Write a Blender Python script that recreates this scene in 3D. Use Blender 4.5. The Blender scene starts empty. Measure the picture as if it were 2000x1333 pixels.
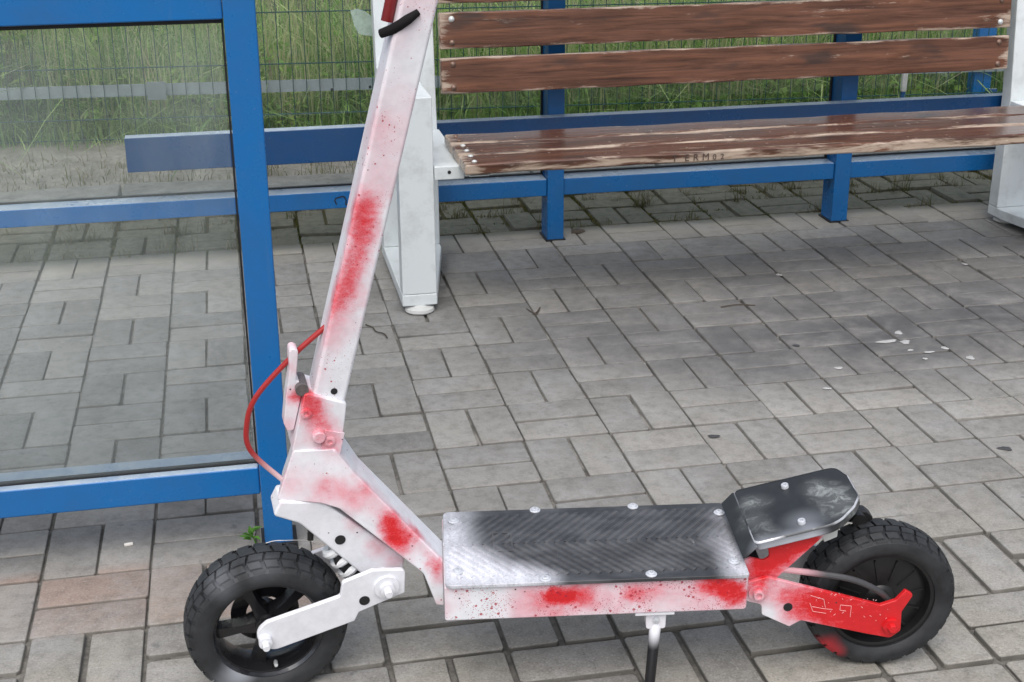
import bpy, bmesh, math, random
import numpy as np
from mathutils import Vector, Matrix

random.seed(7)
rng = np.random.default_rng(11)
scene = bpy.context.scene
COL = scene.collection
rad = math.radians

# ------------------------------------------------------------------ camera
CAM = Vector((-0.1825, -3.1698, 1.3460))
YAW, PITCH, ROLL, FPX = 0.198356, 0.372360, 0.005561, 2715.9
fwd = Vector((math.sin(YAW) * math.cos(PITCH), math.cos(YAW) * math.cos(PITCH), -math.sin(PITCH)))
right0 = Vector((math.cos(YAW), -math.sin(YAW), 0))
down0 = fwd.cross(right0)
right = math.cos(ROLL) * right0 + math.sin(ROLL) * down0
down = -math.sin(ROLL) * right0 + math.cos(ROLL) * down0
cam_data = bpy.data.cameras.new('camera')
cam = bpy.data.objects.new('camera', cam_data)
COL.objects.link(cam)
m3 = Matrix((right, -down, -fwd)).transposed()
cam.matrix_world = Matrix.Translation(CAM) @ m3.to_4x4()
cam_data.sensor_width = 36.0
cam_data.lens = FPX / 2000 * 36
cam_data.clip_start = 0.05
cam_data.clip_end = 500
scene.camera = cam

# ------------------------------------------------------------------ world, sun, exposure
SUN_EL, SUN_AZ = rad(58), rad(200)      # azimuth clockwise from +Y
world = bpy.data.worlds.new('World')
scene.world = world
world.use_nodes = True
wn, wl = world.node_tree.nodes, world.node_tree.links
for n_ in list(wn):
    wn.remove(n_)
w_out = wn.new('ShaderNodeOutputWorld')
w_bg = wn.new('ShaderNodeBackground')
w_hs = wn.new('ShaderNodeHueSaturation')
w_sky = wn.new('ShaderNodeTexSky')
w_sky.sky_type = 'NISHITA'
w_sky.sun_disc = False
w_sky.sun_elevation = SUN_EL
w_sky.sun_rotation = SUN_AZ
w_sky.dust_density = 5.0
w_sky.air_density = 1.0
w_hs.inputs['Saturation'].default_value = 0.58      # overcast: the cloud takes most of the blue
w_bg.inputs['Strength'].default_value = 0.15
wl.new(w_sky.outputs[0], w_hs.inputs['Color'])
wl.new(w_hs.outputs[0], w_bg.inputs['Color'])
wl.new(w_bg.outputs[0], w_out.inputs['Surface'])
sun_data = bpy.data.lights.new('sun', 'SUN')
sun_data.energy = 1.1
sun_data.angle = rad(65)
sun_data.color = (1.0, 0.985, 0.96)
sun = bpy.data.objects.new('sun', sun_data)
COL.objects.link(sun)
sd = Vector((math.sin(SUN_AZ) * math.cos(SUN_EL), math.cos(SUN_AZ) * math.cos(SUN_EL), math.sin(SUN_EL)))
sun.rotation_euler = (-sd).to_track_quat('-Z', 'Y').to_euler()
sun.location = sd * 20
scene.view_settings.view_transform = 'Standard'
scene.view_settings.look = 'None'
scene.view_settings.gamma = 1.0
scene.view_settings.use_curve_mapping = False
scene.view_settings.exposure = 0.30
scene.cycles.max_bounces = 6
scene.cycles.diffuse_bounces = 2
scene.cycles.glossy_bounces = 3
scene.cycles.transparent_max_bounces = 10
scene.cycles.caustics_reflective = False
scene.cycles.caustics_refractive = False

# ------------------------------------------------------------------ node helpers
class NT:
    def __init__(self, name):
        self.mat = bpy.data.materials.new(name)
        self.mat.use_nodes = True
        self.t = self.mat.node_tree
        self.N, self.L = self.t.nodes, self.t.links
        for n in list(self.N):
            self.N.remove(n)
        self.out = self.N.new('ShaderNodeOutputMaterial')

    def n(self, typ, **kw):
        nd = self.N.new(typ)
        for k, v in kw.items():
            setattr(nd, k, v)
        return nd

    def put(self, sock, v):
        if v is None:
            return
        if isinstance(v, bpy.types.NodeSocket):
            self.L.new(v, sock)
        else:
            if sock.type == 'RGBA' and len(v) == 3:
                v = (*v, 1)
            sock.default_value = v

    def math(self, op, a, b=None, clamp=False):
        nd = self.n('ShaderNodeMath', operation=op, use_clamp=clamp)
        self.put(nd.inputs[0], a)
        if b is not None:
            self.put(nd.inputs[1], b)
        return nd.outputs[0]

    def mix(self, f, a, b, blend='MIX'):
        nd = self.n('ShaderNodeMix', data_type='RGBA', blend_type=blend)
        self.put(nd.inputs['Factor'], f)
        self.put(nd.inputs[6], a)
        self.put(nd.inputs[7], b)
        return nd.outputs[2]

    def coord(self, which='Object'):
        return self.n('ShaderNodeTexCoord').outputs[which]

    def pos(self):
        return self.n('ShaderNodeNewGeometry').outputs['Position']

    def mapping(self, v, scale=(1, 1, 1), loc=(0, 0, 0), rot=(0, 0, 0)):
        nd = self.n('ShaderNodeMapping')
        self.put(nd.inputs[0], v)
        nd.inputs['Location'].default_value = loc
        nd.inputs['Rotation'].default_value = rot
        nd.inputs['Scale'].default_value = scale
        return nd.outputs[0]

    def noise(self, v, scale, detail=4, rough=0.55, dist=0.0, out='Fac'):
        nd = self.n('ShaderNodeTexNoise')
        self.put(nd.inputs['Vector'], v)
        nd.inputs['Scale'].default_value = scale
        nd.inputs['Detail'].default_value = detail
        nd.inputs['Roughness'].default_value = rough
        nd.inputs['Distortion'].default_value = dist
        return nd.outputs[out]

    def voronoi(self, v, scale, feature='F1', out='Distance', rnd=1.0):
        nd = self.n('ShaderNodeTexVoronoi', feature=feature)
        self.put(nd.inputs['Vector'], v)
        nd.inputs['Scale'].default_value = scale
        nd.inputs['Randomness'].default_value = rnd
        return nd.outputs[out]

    def ramp(self, f, stops):
        nd = self.n('ShaderNodeValToRGB')
        self.put(nd.inputs[0], f)
        els = nd.color_ramp.elements
        while len(els) < len(stops):
            els.new(0.5)
        for e, (p, c) in zip(els, stops):
            e.position = p
            e.color = (*c, 1) if len(c) == 3 else c
        return nd.outputs[0]

    def mr(self, v, a, b, c=0.0, d=1.0, smooth=False):
        nd = self.n('ShaderNodeMapRange')
        nd.interpolation_type = 'SMOOTHSTEP' if smooth else 'LINEAR'
        self.put(nd.inputs[0], v)
        for k, x in zip((1, 2, 3, 4), (a, b, c, d)):
            nd.inputs[k].default_value = x
        return nd.outputs[0]

    def sep(self, v):
        nd = self.n('ShaderNodeSeparateXYZ')
        self.put(nd.inputs[0], v)
        return nd.outputs

    def bump(self, h, strength=0.3, dist=0.002, normal=None):
        nd = self.n('ShaderNodeBump')
        self.put(nd.inputs['Height'], h)
        nd.inputs['Strength'].default_value = strength
        nd.inputs['Distance'].default_value = dist
        if normal is not None:
            self.put(nd.inputs['Normal'], normal)
        return nd.outputs[0]

    def bsdf(self, color, rough=0.5, metal=0.0, normal=None, spec=None, coat=None, finish=True):
        nd = self.n('ShaderNodeBsdfPrincipled')
        self.put(nd.inputs['Base Color'], color)
        self.put(nd.inputs['Roughness'], rough)
        self.put(nd.inputs['Metallic'], metal)
        if normal is not None:
            self.put(nd.inputs['Normal'], normal)
        if spec is not None:
            self.put(nd.inputs['Specular IOR Level'], spec)
        if coat is not None:
            self.put(nd.inputs['Coat Weight'], coat)
        if finish:
            self.L.new(nd.outputs[0], self.out.inputs[0])
        return nd.outputs[0]

    def spots(self, v, lst, inner=0.0, outer=1.95):
        """spray-paint mask: 1 - product of (1 - k*falloff) over a list of (x,y,z,r,k)"""
        T = None
        for (x, y, z, r, k) in lst:
            d = self.n('ShaderNodeVectorMath', operation='DISTANCE')
            self.put(d.inputs[0], v)
            d.inputs[1].default_value = (x, y, z)
            mm = self.mr(d.outputs['Value'], r * inner, r * outer, 1 - k, 1.0, True)
            T = mm if T is None else self.math('MULTIPLY', T, mm)
        return self.math('SUBTRACT', 1.0, T, True)


def simple(name, color, rough=0.5, metal=0.0, nscale=30, var=0.12, bump=0.0, spec=None):
    t = NT(name)
    c = t.coord()
    f = t.noise(c, nscale, 5)
    col = t.mix(f, tuple(x * (1 - var) for x in color), tuple(min(1, x * (1 + var)) for x in color))
    nrm = t.bump(f, bump, 0.001) if bump else None
    rr = t.mr(t.noise(c, nscale * 0.6, 3), 0.3, 0.7, max(0.02, rough - 0.08), min(1, rough + 0.08))
    t.bsdf(col, rr, metal, nrm, spec)
    return t.mat


M = {}
# ---- scooter paint
def paint_mat(name, spots, speck=(0.0, 0.0), base=(0.76, 0.78, 0.83), pink=0.10, kmul=1.0):
    full = []
    for i, q in enumerate(spots):
        full.append(q)
        if i + 1 < len(spots):
            w_ = spots[i + 1]
            dd = math.dist(q[:3], w_[:3])
            if 0.012 < dd < 0.05 and min(q[4], w_[4]) > 0.4:
                full.append(tuple((q[j] + w_[j]) / 2 for j in range(3)) + (min(q[3], w_[3]) * 0.95, 0.7 * min(q[4], w_[4])))
    spots = [(a, b, c_, r, min(1, k * kmul)) for a, b, c_, r, k in full]
    t = NT(name)
    c = t.coord()
    warp = t.n('ShaderNodeVectorMath', operation='MULTIPLY_ADD')
    t.put(warp.inputs[0], t.noise(c, 60, 5, 0.65, out='Color'))
    warp.inputs[1].default_value = (0.026, 0.026, 0.026)
    sub = t.n('ShaderNodeVectorMath', operation='SUBTRACT')
    t.put(sub.inputs[0], c)
    sub.inputs[1].default_value = (0.013, 0.013, 0.013)
    t.put(warp.inputs[2], sub.outputs[0])
    red = t.spots(warp.outputs[0], spots)
    red = t.math('MULTIPLY', red, t.mr(t.noise(t.mapping(c, (70, 70, 160)), 1, 4, 0.65), 0.3, 0.68, 0.8, 1.12), True)
    haze = t.mr(t.noise(c, 9, 3), 0.45, 0.75, 0.0, pink, True)
    red = t.math('ADD', red, haze, True)
    fine = t.mr(t.noise(c, 420, 2), 0.35, 0.65, 0.90, 1.06)
    red = t.math('MULTIPLY', t.math('MULTIPLY', red, 1.15), fine, True)
    # droplets, two sizes, in clusters
    drop = 0.0
    if speck[0]:
        clus = t.mr(t.noise(c, 26, 2), 0.40, 0.62, 0.15, 1.6)
        for sc_v, kk in ((130, 0.85), (260, 0.8), (480, 0.9)):
            vd = t.voronoi(c, sc_v)
            vc = t.sep(t.voronoi(c, sc_v, out='Color'))
            keep = t.math('GREATER_THAN', t.math('MULTIPLY', vc[0], clus), 1.0 - speck[0] * 0.6)
            dot = t.math('LESS_THAN', vd, t.math('MULTIPLY', vc[1], speck[1] * kk))
            drop = t.math('MAXIMUM', drop, t.math('MULTIPLY', keep, dot))
    dirt = t.noise(c, 38, 6, 0.7)
    white = t.mix(t.mr(dirt, 0.4, 0.75, 0, 1), base, tuple(x * 0.84 for x in base))
    col = t.ramp(red, [(0.0, (1, 1, 1)), (0.35, (0.98, 0.60, 0.64)), (0.68, (0.93, 0.17, 0.20)), (0.92, (0.85, 0.025, 0.03)), (1.0, (0.80, 0.02, 0.025))])
    col = t.mix(1.0, white, col, 'MULTIPLY')
    col = t.mix(t.math('MULTIPLY', drop, 0.85), col, (0.36, 0.015, 0.035))
    black = t.voronoi(c, 70)
    bc = t.voronoi(c, 70, out='Color')
    chip = t.math('MULTIPLY', t.math('GREATER_THAN', t.sep(bc)[0], 0.93), t.math('LESS_THAN', black, 0.10))
    col = t.mix(chip, col, (0.05, 0.045, 0.05))
    nrm = t.bump(t.noise(c, 260, 3), 0.05, 0.0006)
    t.bsdf(col, t.mr(dirt, 0.3, 0.7, 0.33, 0.5), 0, nrm)
    return t.mat


SP_STEM = [(0.806, 0.031, 0.817, 0.0186, 0.85), (0.81, 0.03, 0.793, 0.0203, 0.95), (0.813, 0.029, 0.768, 0.0203, 0.95), (0.821, 0.029, 0.739, 0.0175, 0.85), (0.83, 0.03, 0.712, 0.0186, 0.95), (0.842, 0.031, 0.685, 0.022, 0.95), (0.855, 0.032, 0.666, 0.0186, 0.7), (0.86, 0.032, 0.634, 0.0254, 0.55), (0.868, 0.032, 0.606, 0.0203, 0.4), (0.871, 0.034, 0.631, 0.0085, 0.5), (0.8, 0.03, 0.838, 0.0254, 0.45), (0.779, 0.029, 0.9, 0.0356, 0.38), (0.783, 0.032, 0.929, 0.0254, 0.25), (0.763, 0.03, 0.968, 0.0339, 0.16), (0.731, 0.03, 1.095, 0.0288, 0.32), (0.753, 0.032, 1.048, 0.022, 0.22), (0.817, 0.025, 0.666, 0.0102, 0.3), (0.768, 0.023, 0.82, 0.0059, 0.4), (0.894, 0.035, 0.558, 0.022, 0.35), (0.898, 0.037, 0.584, 0.0119, 0.35)]
SP_CLAMP = [(0.904, 0.043, 0.522, 0.0169, 0.75), (0.896, 0.04, 0.5, 0.0186, 0.5), (0.888, 0.037, 0.471, 0.022, 0.45), (0.874, 0.033, 0.445, 0.022, 0.4), (0.879, 0.033, 0.425, 0.0212, 0.25), (0.923, 0.031, 0.52, 0.0119, 0.5), (0.925, 0.034, 0.568, 0.0085, 0.2)]
SP_NECK = [(0.882, 0.035, 0.367, 0.0186, 0.6), (0.946, 0.035, 0.376, 0.0203, 0.42), (0.913, 0.035, 0.379, 0.0288, 0.22), (0.842, 0.035, 0.407, 0.0102, 0.35), (0.831, 0.035, 0.385, 0.0119, 0.45), (0.819, 0.035, 0.362, 0.0136, 0.45), (0.809, 0.035, 0.334, 0.022, 0.35), (0.827, 0.035, 0.344, 0.0169, 0.35), (0.852, 0.035, 0.345, 0.0203, 0.3), (0.864, 0.035, 0.43, 0.0212, 0.3), (0.825, 0.035, 0.4, 0.0068, 0.9), (0.793, 0.035, 0.307, 0.0144, 0.9), (0.785, 0.035, 0.288, 0.0169, 0.95), (0.778, 0.035, 0.266, 0.0169, 0.85), (0.773, 0.035, 0.246, 0.0186, 0.5), (0.753, 0.02, 0.28, 0.013, 0.55), (0.748, 0.02, 0.265, 0.012, 0.6), (0.725, 0.035, 0.227, 0.0127, 0.7), (0.716, 0.035, 0.21, 0.0136, 0.75), (0.713, 0.035, 0.191, 0.0119, 0.5)]
SP_FORK = [(0.84, 0.013, 0.3, 0.0186, 0.35), (0.81, 0.004, 0.251, 0.0203, 0.38), (0.787, -0.003, 0.218, 0.0169, 0.35), (0.955, 0.05, 0.37, 0.015, 0.3)]
SP_DECK = [(0.542, 0.11, 0.202, 0.0119, 1.0), (0.526, 0.11, 0.202, 0.0136, 0.8), (0.502, 0.11, 0.205, 0.0169, 0.55), (0.55, 0.11, 0.205, 0.0339, 0.3), (0.581, 0.11, 0.2, 0.0339, 0.2), (0.463, 0.11, 0.198, 0.0339, 0.25), (0.419, 0.11, 0.201, 0.0186, 0.6), (0.395, 0.11, 0.2, 0.022, 0.4), (0.351, 0.11, 0.201, 0.0339, 0.35), (0.3, 0.11, 0.217, 0.022, 0.7), (0.284, 0.11, 0.216, 0.0169, 0.7), (0.267, 0.11, 0.197, 0.0186, 0.9), (0.251, 0.11, 0.205, 0.0169, 0.6), (0.253, 0.11, 0.177, 0.0203, 0.5), (0.301, 0.11, 0.175, 0.0254, 0.35)]
SP_REAR = [(0.183, 0.065, 0.247, 0.0186, 0.8), (0.155, 0.065, 0.257, 0.0203, 1.0), (0.131, 0.065, 0.263, 0.0169, 1.0), (0.205, 0.065, 0.217, 0.022, 0.65), (0.169, 0.065, 0.225, 0.0254, 0.6), (0.22, 0.065, 0.196, 0.0254, 0.6), (0.213, 0.078, 0.173, 0.0203, 0.35), (0.172, 0.078, 0.171, 0.0237, 0.45), (0.134, 0.078, 0.16, 0.0260, 0.55), (0.104, 0.078, 0.144, 0.0322, 1.0), (0.061, 0.078, 0.132, 0.0356, 1.0), (0.018, 0.078, 0.116, 0.0381, 1.0), (-0.015, 0.078, 0.119, 0.0381, 1.0), (0.156, 0.078, 0.127, 0.020, 0.45), (-0.03, 0.078, 0.15, 0.03, 1.0), (0.205, 0.065, 0.25, 0.025, .8)]
M['p_stem'] = paint_mat('spray_paint_stem', SP_STEM, (0.34, 0.3), pink=0.18, kmul=0.44)
M['p_clamp'] = paint_mat('spray_paint_clamp', SP_CLAMP, (0.05, 0.15), pink=0.3, kmul=0.85)
M['p_neck'] = paint_mat('spray_paint_neck', SP_NECK, (0.16, 0.24), pink=0.34, kmul=0.52)
M['p_fork'] = paint_mat('spray_paint_fork', SP_FORK, (0.05, 0.15), pink=0.05)
M['p_arm'] = paint_mat('white_paint_arm', [(0, 0, 2, .01, .1)], (0.0, 0.0), pink=0.03)
M['p_deck'] = paint_mat('spray_paint_deck', SP_DECK, (0.8, 0.42), pink=0.34, kmul=0.85)
M['p_rear'] = paint_mat('spray_paint_rear', SP_REAR, (0.05, 0.15), pink=0.3)

DECKW = [(0.70, -0.095, 0.232, 0.034, 0.7), (0.690, 0.085, 0.232, 0.04, 1), (0.645, 0.090, 0.232, 0.038, 1.0), (0.595, 0.098, 0.232, 0.032, 0.9), (0.700, 0.03, 0.232, 0.036, 0.95), (0.700, -0.03, 0.232, 0.034, 0.85), (0.660, 0.045, 0.232, 0.034, 0.6), (0.555, 0.105, 0.232, 0.022, 0.6), (0.245, 0.100, 0.232, 0.026, 0.8), (0.238, 0.060, 0.232, 0.028, 0.65), (0.245, 0.01, 0.232, 0.032, 0.35), (0.238, -0.06, 0.232, 0.022, 0.3)]
t = NT('deck_rubber')
c = t.coord()
over = t.spots(c, DECKW, 0.0, 2.0)
grain = t.noise(c, 300, 3)
scuff = t.noise(t.mapping(c, (60, 18, 1)), 1, 6, 0.75)
over = t.math('MULTIPLY', over, t.mr(grain, 0.3, 0.6, 0.75, 1.05), True)
over = t.math('MULTIPLY', over, t.mr(scuff, 0.3, 0.6, 0.7, 1.1), True)
over = t.math('MAXIMUM', over, t.mr(scuff, 0.66, 0.78, 0, 0.45))
dust = t.mr(t.noise(t.mapping(c, (1, 2.2, 1)), 14, 6, 0.7), 0.42, 0.72, 0, 1)
base = t.mix(dust, (0.033, 0.035, 0.040), (0.090, 0.094, 0.103))
ribtop = t.mr(t.sep(c)[2], 0.2320, 0.2335, 0, 1)
base = t.mix(t.math('MULTIPLY', ribtop, t.mr(dust, 0, 1, 0.2, 0.7)), base, (0.12, 0.124, 0.132))
col = t.mix(over, base, (0.66, 0.68, 0.75))
t.bsdf(col, 0.42, 0, t.bump(grain, 0.15, 0.0008))
M['deck'] = t.mat

t = NT('footrest_paint')
c = t.coord()
wear = t.mr(t.noise(c, 34, 7, 0.72, 0.8), 0.48, 0.66, 0, 1)
m1 = t.spots(c, [(0.20, -0.03, 0.27, 0.02, .7), (0.215, 0.02, 0.27, 0.02, .6), (0.20, 0.06, 0.27, 0.015, .5), (0.085, 0.0, 0.3, 0.025, .8), (0.075, 0.03, 0.3, 0.02, .8), (0.10, -0.03, 0.3, 0.02, .6), (0.09, 0.05, 0.3, 0.02, .5)])
m1 = t.math('MULTIPLY', m1, t.math('ADD', wear, 0.25), True)
sp = t.spots(c, [(0.135, 0.088, 0.268, 0.020, .8), (0.17, 0.090, 0.260, 0.020, .8), (0.205, 0.090, 0.255, 0.020, .6), (0.14, 0.055, 0.285, 0.025, .2)])
col = t.mix(t.noise(c, 12, 5), (0.008, 0.010, 0.012), (0.032, 0.036, 0.040))
col = t.mix(m1, col, (0.35, 0.38, 0.38))
col = t.mix(sp, col, (0.6, 0.64, 0.72))
t.bsdf(col, t.mr(t.noise(c, 30, 4), 0.3, 0.7, 0.38, 0.55), 0.0, t.bump(t.noise(c, 200, 3), 0.08, 0.0005))
M['foot'] = t.mat
t = NT('worn_bare_edge')
c = t.coord()
f = t.mr(t.noise(c, 16, 3), 0.36, 0.58)
t.bsdf(t.mix(f, (0.05, 0.055, 0.06), (0.55, 0.57, 0.61)), 0.35, 0.3)
M['foot_edge'] = t.mat

t = NT('tyre_rubber')
c = t.coord()
col = t.mix(t.mr(t.noise(c, 30, 6, 0.7), 0.35, 0.7), (0.012, 0.0135, 0.016), (0.035, 0.038, 0.042))
rs = t.spots(c, [(0.083, 0.045, 0.047, 0.016, 0.85), (0.066, 0.048, 0.034, 0.012, 0.6)])
col = t.mix(rs, col, (0.45, 0.02, 0.03))
ws = t.spots(c, [(1.056, 0.043, 0.039, 0.024, 0.7), (1.039, 0.04, 0.045, 0.019, 0.5), (1.05, 0.05, 0.21, 0.02, 0.25), (0.99, 0.045, 0.235, 0.02, 0.12)])
col = t.mix(ws, col, (0.45, 0.48, 0.54))
t.bsdf(col, t.mr(t.noise(c, 60, 3), 0.3, 0.7, 0.5, 0.68), 0, t.bump(t.noise(c, 350, 2), 0.12, 0.0006))
M['tyre'] = t.mat
M['rim'] = simple('black_rim', (0.012, 0.012, 0.014), 0.24, 0.0, 30)
t = NT('rim_lip')
c = t.coord()
f = t.mr(t.noise(c, 22, 3), 0.4, 0.65)
col = t.mix(f, (0.012, 0.013, 0.016), (0.05, 0.055, 0.065))
t.bsdf(col, 0.2, 0.0, coat=0.6)
M['lip'] = t.mat
M['black'] = simple('black_plastic', (0.012, 0.012, 0.013), 0.4)
M['rubber'] = simple('matt_rubber', (0.010, 0.009, 0.010), 0.85, spec=0.2)
M['motor'] = simple('motor_cover', (0.010, 0.010, 0.011), 0.36, 0, 40, 0.4)
M['bolt'] = simple('painted_bolt', (0.62, 0.65, 0.70), 0.35, 0.3, 90)
M['steel'] = simple('zinc_steel', (0.60, 0.63, 0.63), 0.5, 0.25, 80)
M['boltdark'] = simple('rusty_bolt', (0.20, 0.13, 0.10), 0.45, 0.5, 120, 0.4)
M['scratch'] = simple('scratch_white', (0.80, 0.50, 0.50), 0.6)
M['springdark'] = simple('dull_spring', (0.16, 0.14, 0.14), 0.45, 0.5, 150, 0.6)
M['spring'] = simple('white_spring', (0.74, 0.76, 0.78), 0.35)
M['redcable'] = simple('red_cable', (0.17, 0.009, 0.011), 0.35, 0, 40, 0.5)
t = NT('loop_cable')
c = t.coord()
f = t.mr(t.sep(c)[2], 0.36, 0.43, 1, 0, True)
t.bsdf(t.mix(f, (0.34, 0.02, 0.02), (0.70, 0.55, 0.58)), 0.35)
M['loop'] = t.mat
t = NT('motor_cable')
c = t.coord()
f = t.mr(t.sep(c)[0], 0.10, 0.15, 0, 1, True)
t.bsdf(t.mix(f, (0.06, 0.06, 0.065), (0.55, 0.30, 0.34)), 0.4)
M['mcable'] = t.mat
t = NT('kickstand_paint')
c = t.coord()
f = t.mr(t.sep(c)[2], 0.098, 0.130, 0, 1, True)
t.bsdf(t.mix(f, (0.010, 0.010, 0.012), (0.75, 0.77, 0.82)), 0.25)
M['kick'] = t.mat

# ---- shelter
def blue_mat(name, colr):
    t = NT(name)
    c = t.pos()
    d = t.noise(c, 6, 6, 0.65)
    col = t.mix(t.mr(d, 0.35, 0.7), colr, tuple(x * 0.78 + 0.012 for x in colr))
    streak = t.noise(t.mapping(c, (60, 60, 5)), 1, 5, 0.7)
    col = t.mix(t.mr(streak, 0.6, 0.85, 0, 0.35), col, (0.12, 0.16, 0.22))
    sc = t.noise(c, 140, 3)
    col = t.mix(t.mr(sc, 0.70, 0.74, 0, 0.5), col, (0.25, 0.33, 0.42))
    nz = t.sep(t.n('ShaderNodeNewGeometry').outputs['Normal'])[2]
    skysheen = t.math('MULTIPLY', t.mr(nz, 0.75, 0.95, 0, 1), t.mr(t.noise(c, 18, 5, 0.7), 0.25, 0.6, 0.5, 0.95))
    col = t.mix(skysheen, col, (0.42, 0.50, 0.57))  # sky reflection on up-facing faces, painted in as a pale dusty tint
    t.bsdf(col, t.mr(d, 0.3, 0.7, 0.22, 0.36), 0, t.bump(t.noise(c, 500, 2), 0.06, 0.0004))
    return t.mat


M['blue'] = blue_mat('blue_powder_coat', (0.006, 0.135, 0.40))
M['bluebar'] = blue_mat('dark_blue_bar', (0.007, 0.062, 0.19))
t = NT('polycarbonate_roof')
tr = t.n('ShaderNodeBsdfTranslucent'); tr.inputs[0].default_value = (0.85, 0.88, 0.90, 1)
tp = t.n('ShaderNodeBsdfTransparent'); tp.inputs[0].default_value = (0.97, 0.98, 0.985, 1)
mx = t.n('ShaderNodeMixShader'); mx.inputs[0].default_value = 0.95
t.L.new(tr.outputs[0], mx.inputs[1]); t.L.new(tp.outputs[0], mx.inputs[2])
t.L.new(mx.outputs[0], t.out.inputs[0])
M['roof'] = t.mat
M['gasket'] = simple('black_gasket', (0.010, 0.011, 0.013), 0.6)
def glass_mat(name, tint, dust_veil):
    t = NT(name)
    c = t.pos()
    tr = t.n('ShaderNodeBsdfTransparent')
    tr.inputs[0].default_value = (*tint, 1)
    gl = t.n('ShaderNodeBsdfGlossy')
    gl.inputs['Roughness'].default_value = 0.03
    gl.inputs['Color'].default_value = (0.9, 0.95, 0.95, 1)
    fr = t.n('ShaderNodeFresnel')
    fr.inputs[0].default_value = 1.45
    s1 = t.n('ShaderNodeMixShader')
    t.L.new(t.math('MULTIPLY', fr.outputs[0], 0.7), s1.inputs[0])
    t.L.new(tr.outputs[0], s1.inputs[1])
    t.L.new(gl.outputs[0], s1.inputs[2])
    df = t.n('ShaderNodeBsdfDiffuse')
    df.inputs[0].default_value = (0.66, 0.76, 0.75, 1)
    dm = t.noise(t.mapping(c, (1.0, 1.0, 0.35)), 5, 6, 0.7)
    drops = t.noise(t.mapping(c, (60, 60, 12)), 1, 4, 0.7)
    k = t.math('MULTIPLY', t.mr(dm, 0.3, 0.75, 0.35, 1.5), dust_veil)  # diffuse film: slight dust plus a painted-in reflection veil
    k = t.math('ADD', k, t.mr(drops, 0.66, 0.8, 0, dust_veil * 1.2))
    s2 = t.n('ShaderNodeMixShader')
    t.L.new(k, s2.inputs[0])
    t.L.new(s1.outputs[0], s2.inputs[1])
    t.L.new(df.outputs[0], s2.inputs[2])
    t.L.new(s2.outputs[0], t.out.inputs[0])
    return t.mat


M['glass'] = glass_mat('dusty_veil_glass', (0.988, 0.998, 0.996), 0.08)
M['glass_back'] = glass_mat('back_glass', (0.975, 0.99, 0.985), 0.02)
t = NT('pale_mark_film')
df = t.n('ShaderNodeBsdfDiffuse'); df.inputs[0].default_value = (0.55, 0.68, 0.62, 1)
tr = t.n('ShaderNodeBsdfTransparent')
mx = t.n('ShaderNodeMixShader')
t.L.new(t.mr(t.noise(t.pos(), 40, 5, 0.7), 0.3, 0.7, 0.35, 0.7), mx.inputs[0])
t.L.new(tr.outputs[0], mx.inputs[1]); t.L.new(df.outputs[0], mx.inputs[2])
t.L.new(mx.outputs[0], t.out.inputs[0])
M['pale_mark'] = t.mat
M['marker'] = simple('black_marker', (0.012, 0.012, 0.014), 0.5)
M['carve'] = simple('burnt_letters', (0.07, 0.045, 0.036), 0.8, 0, 90, 0.7)

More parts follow.
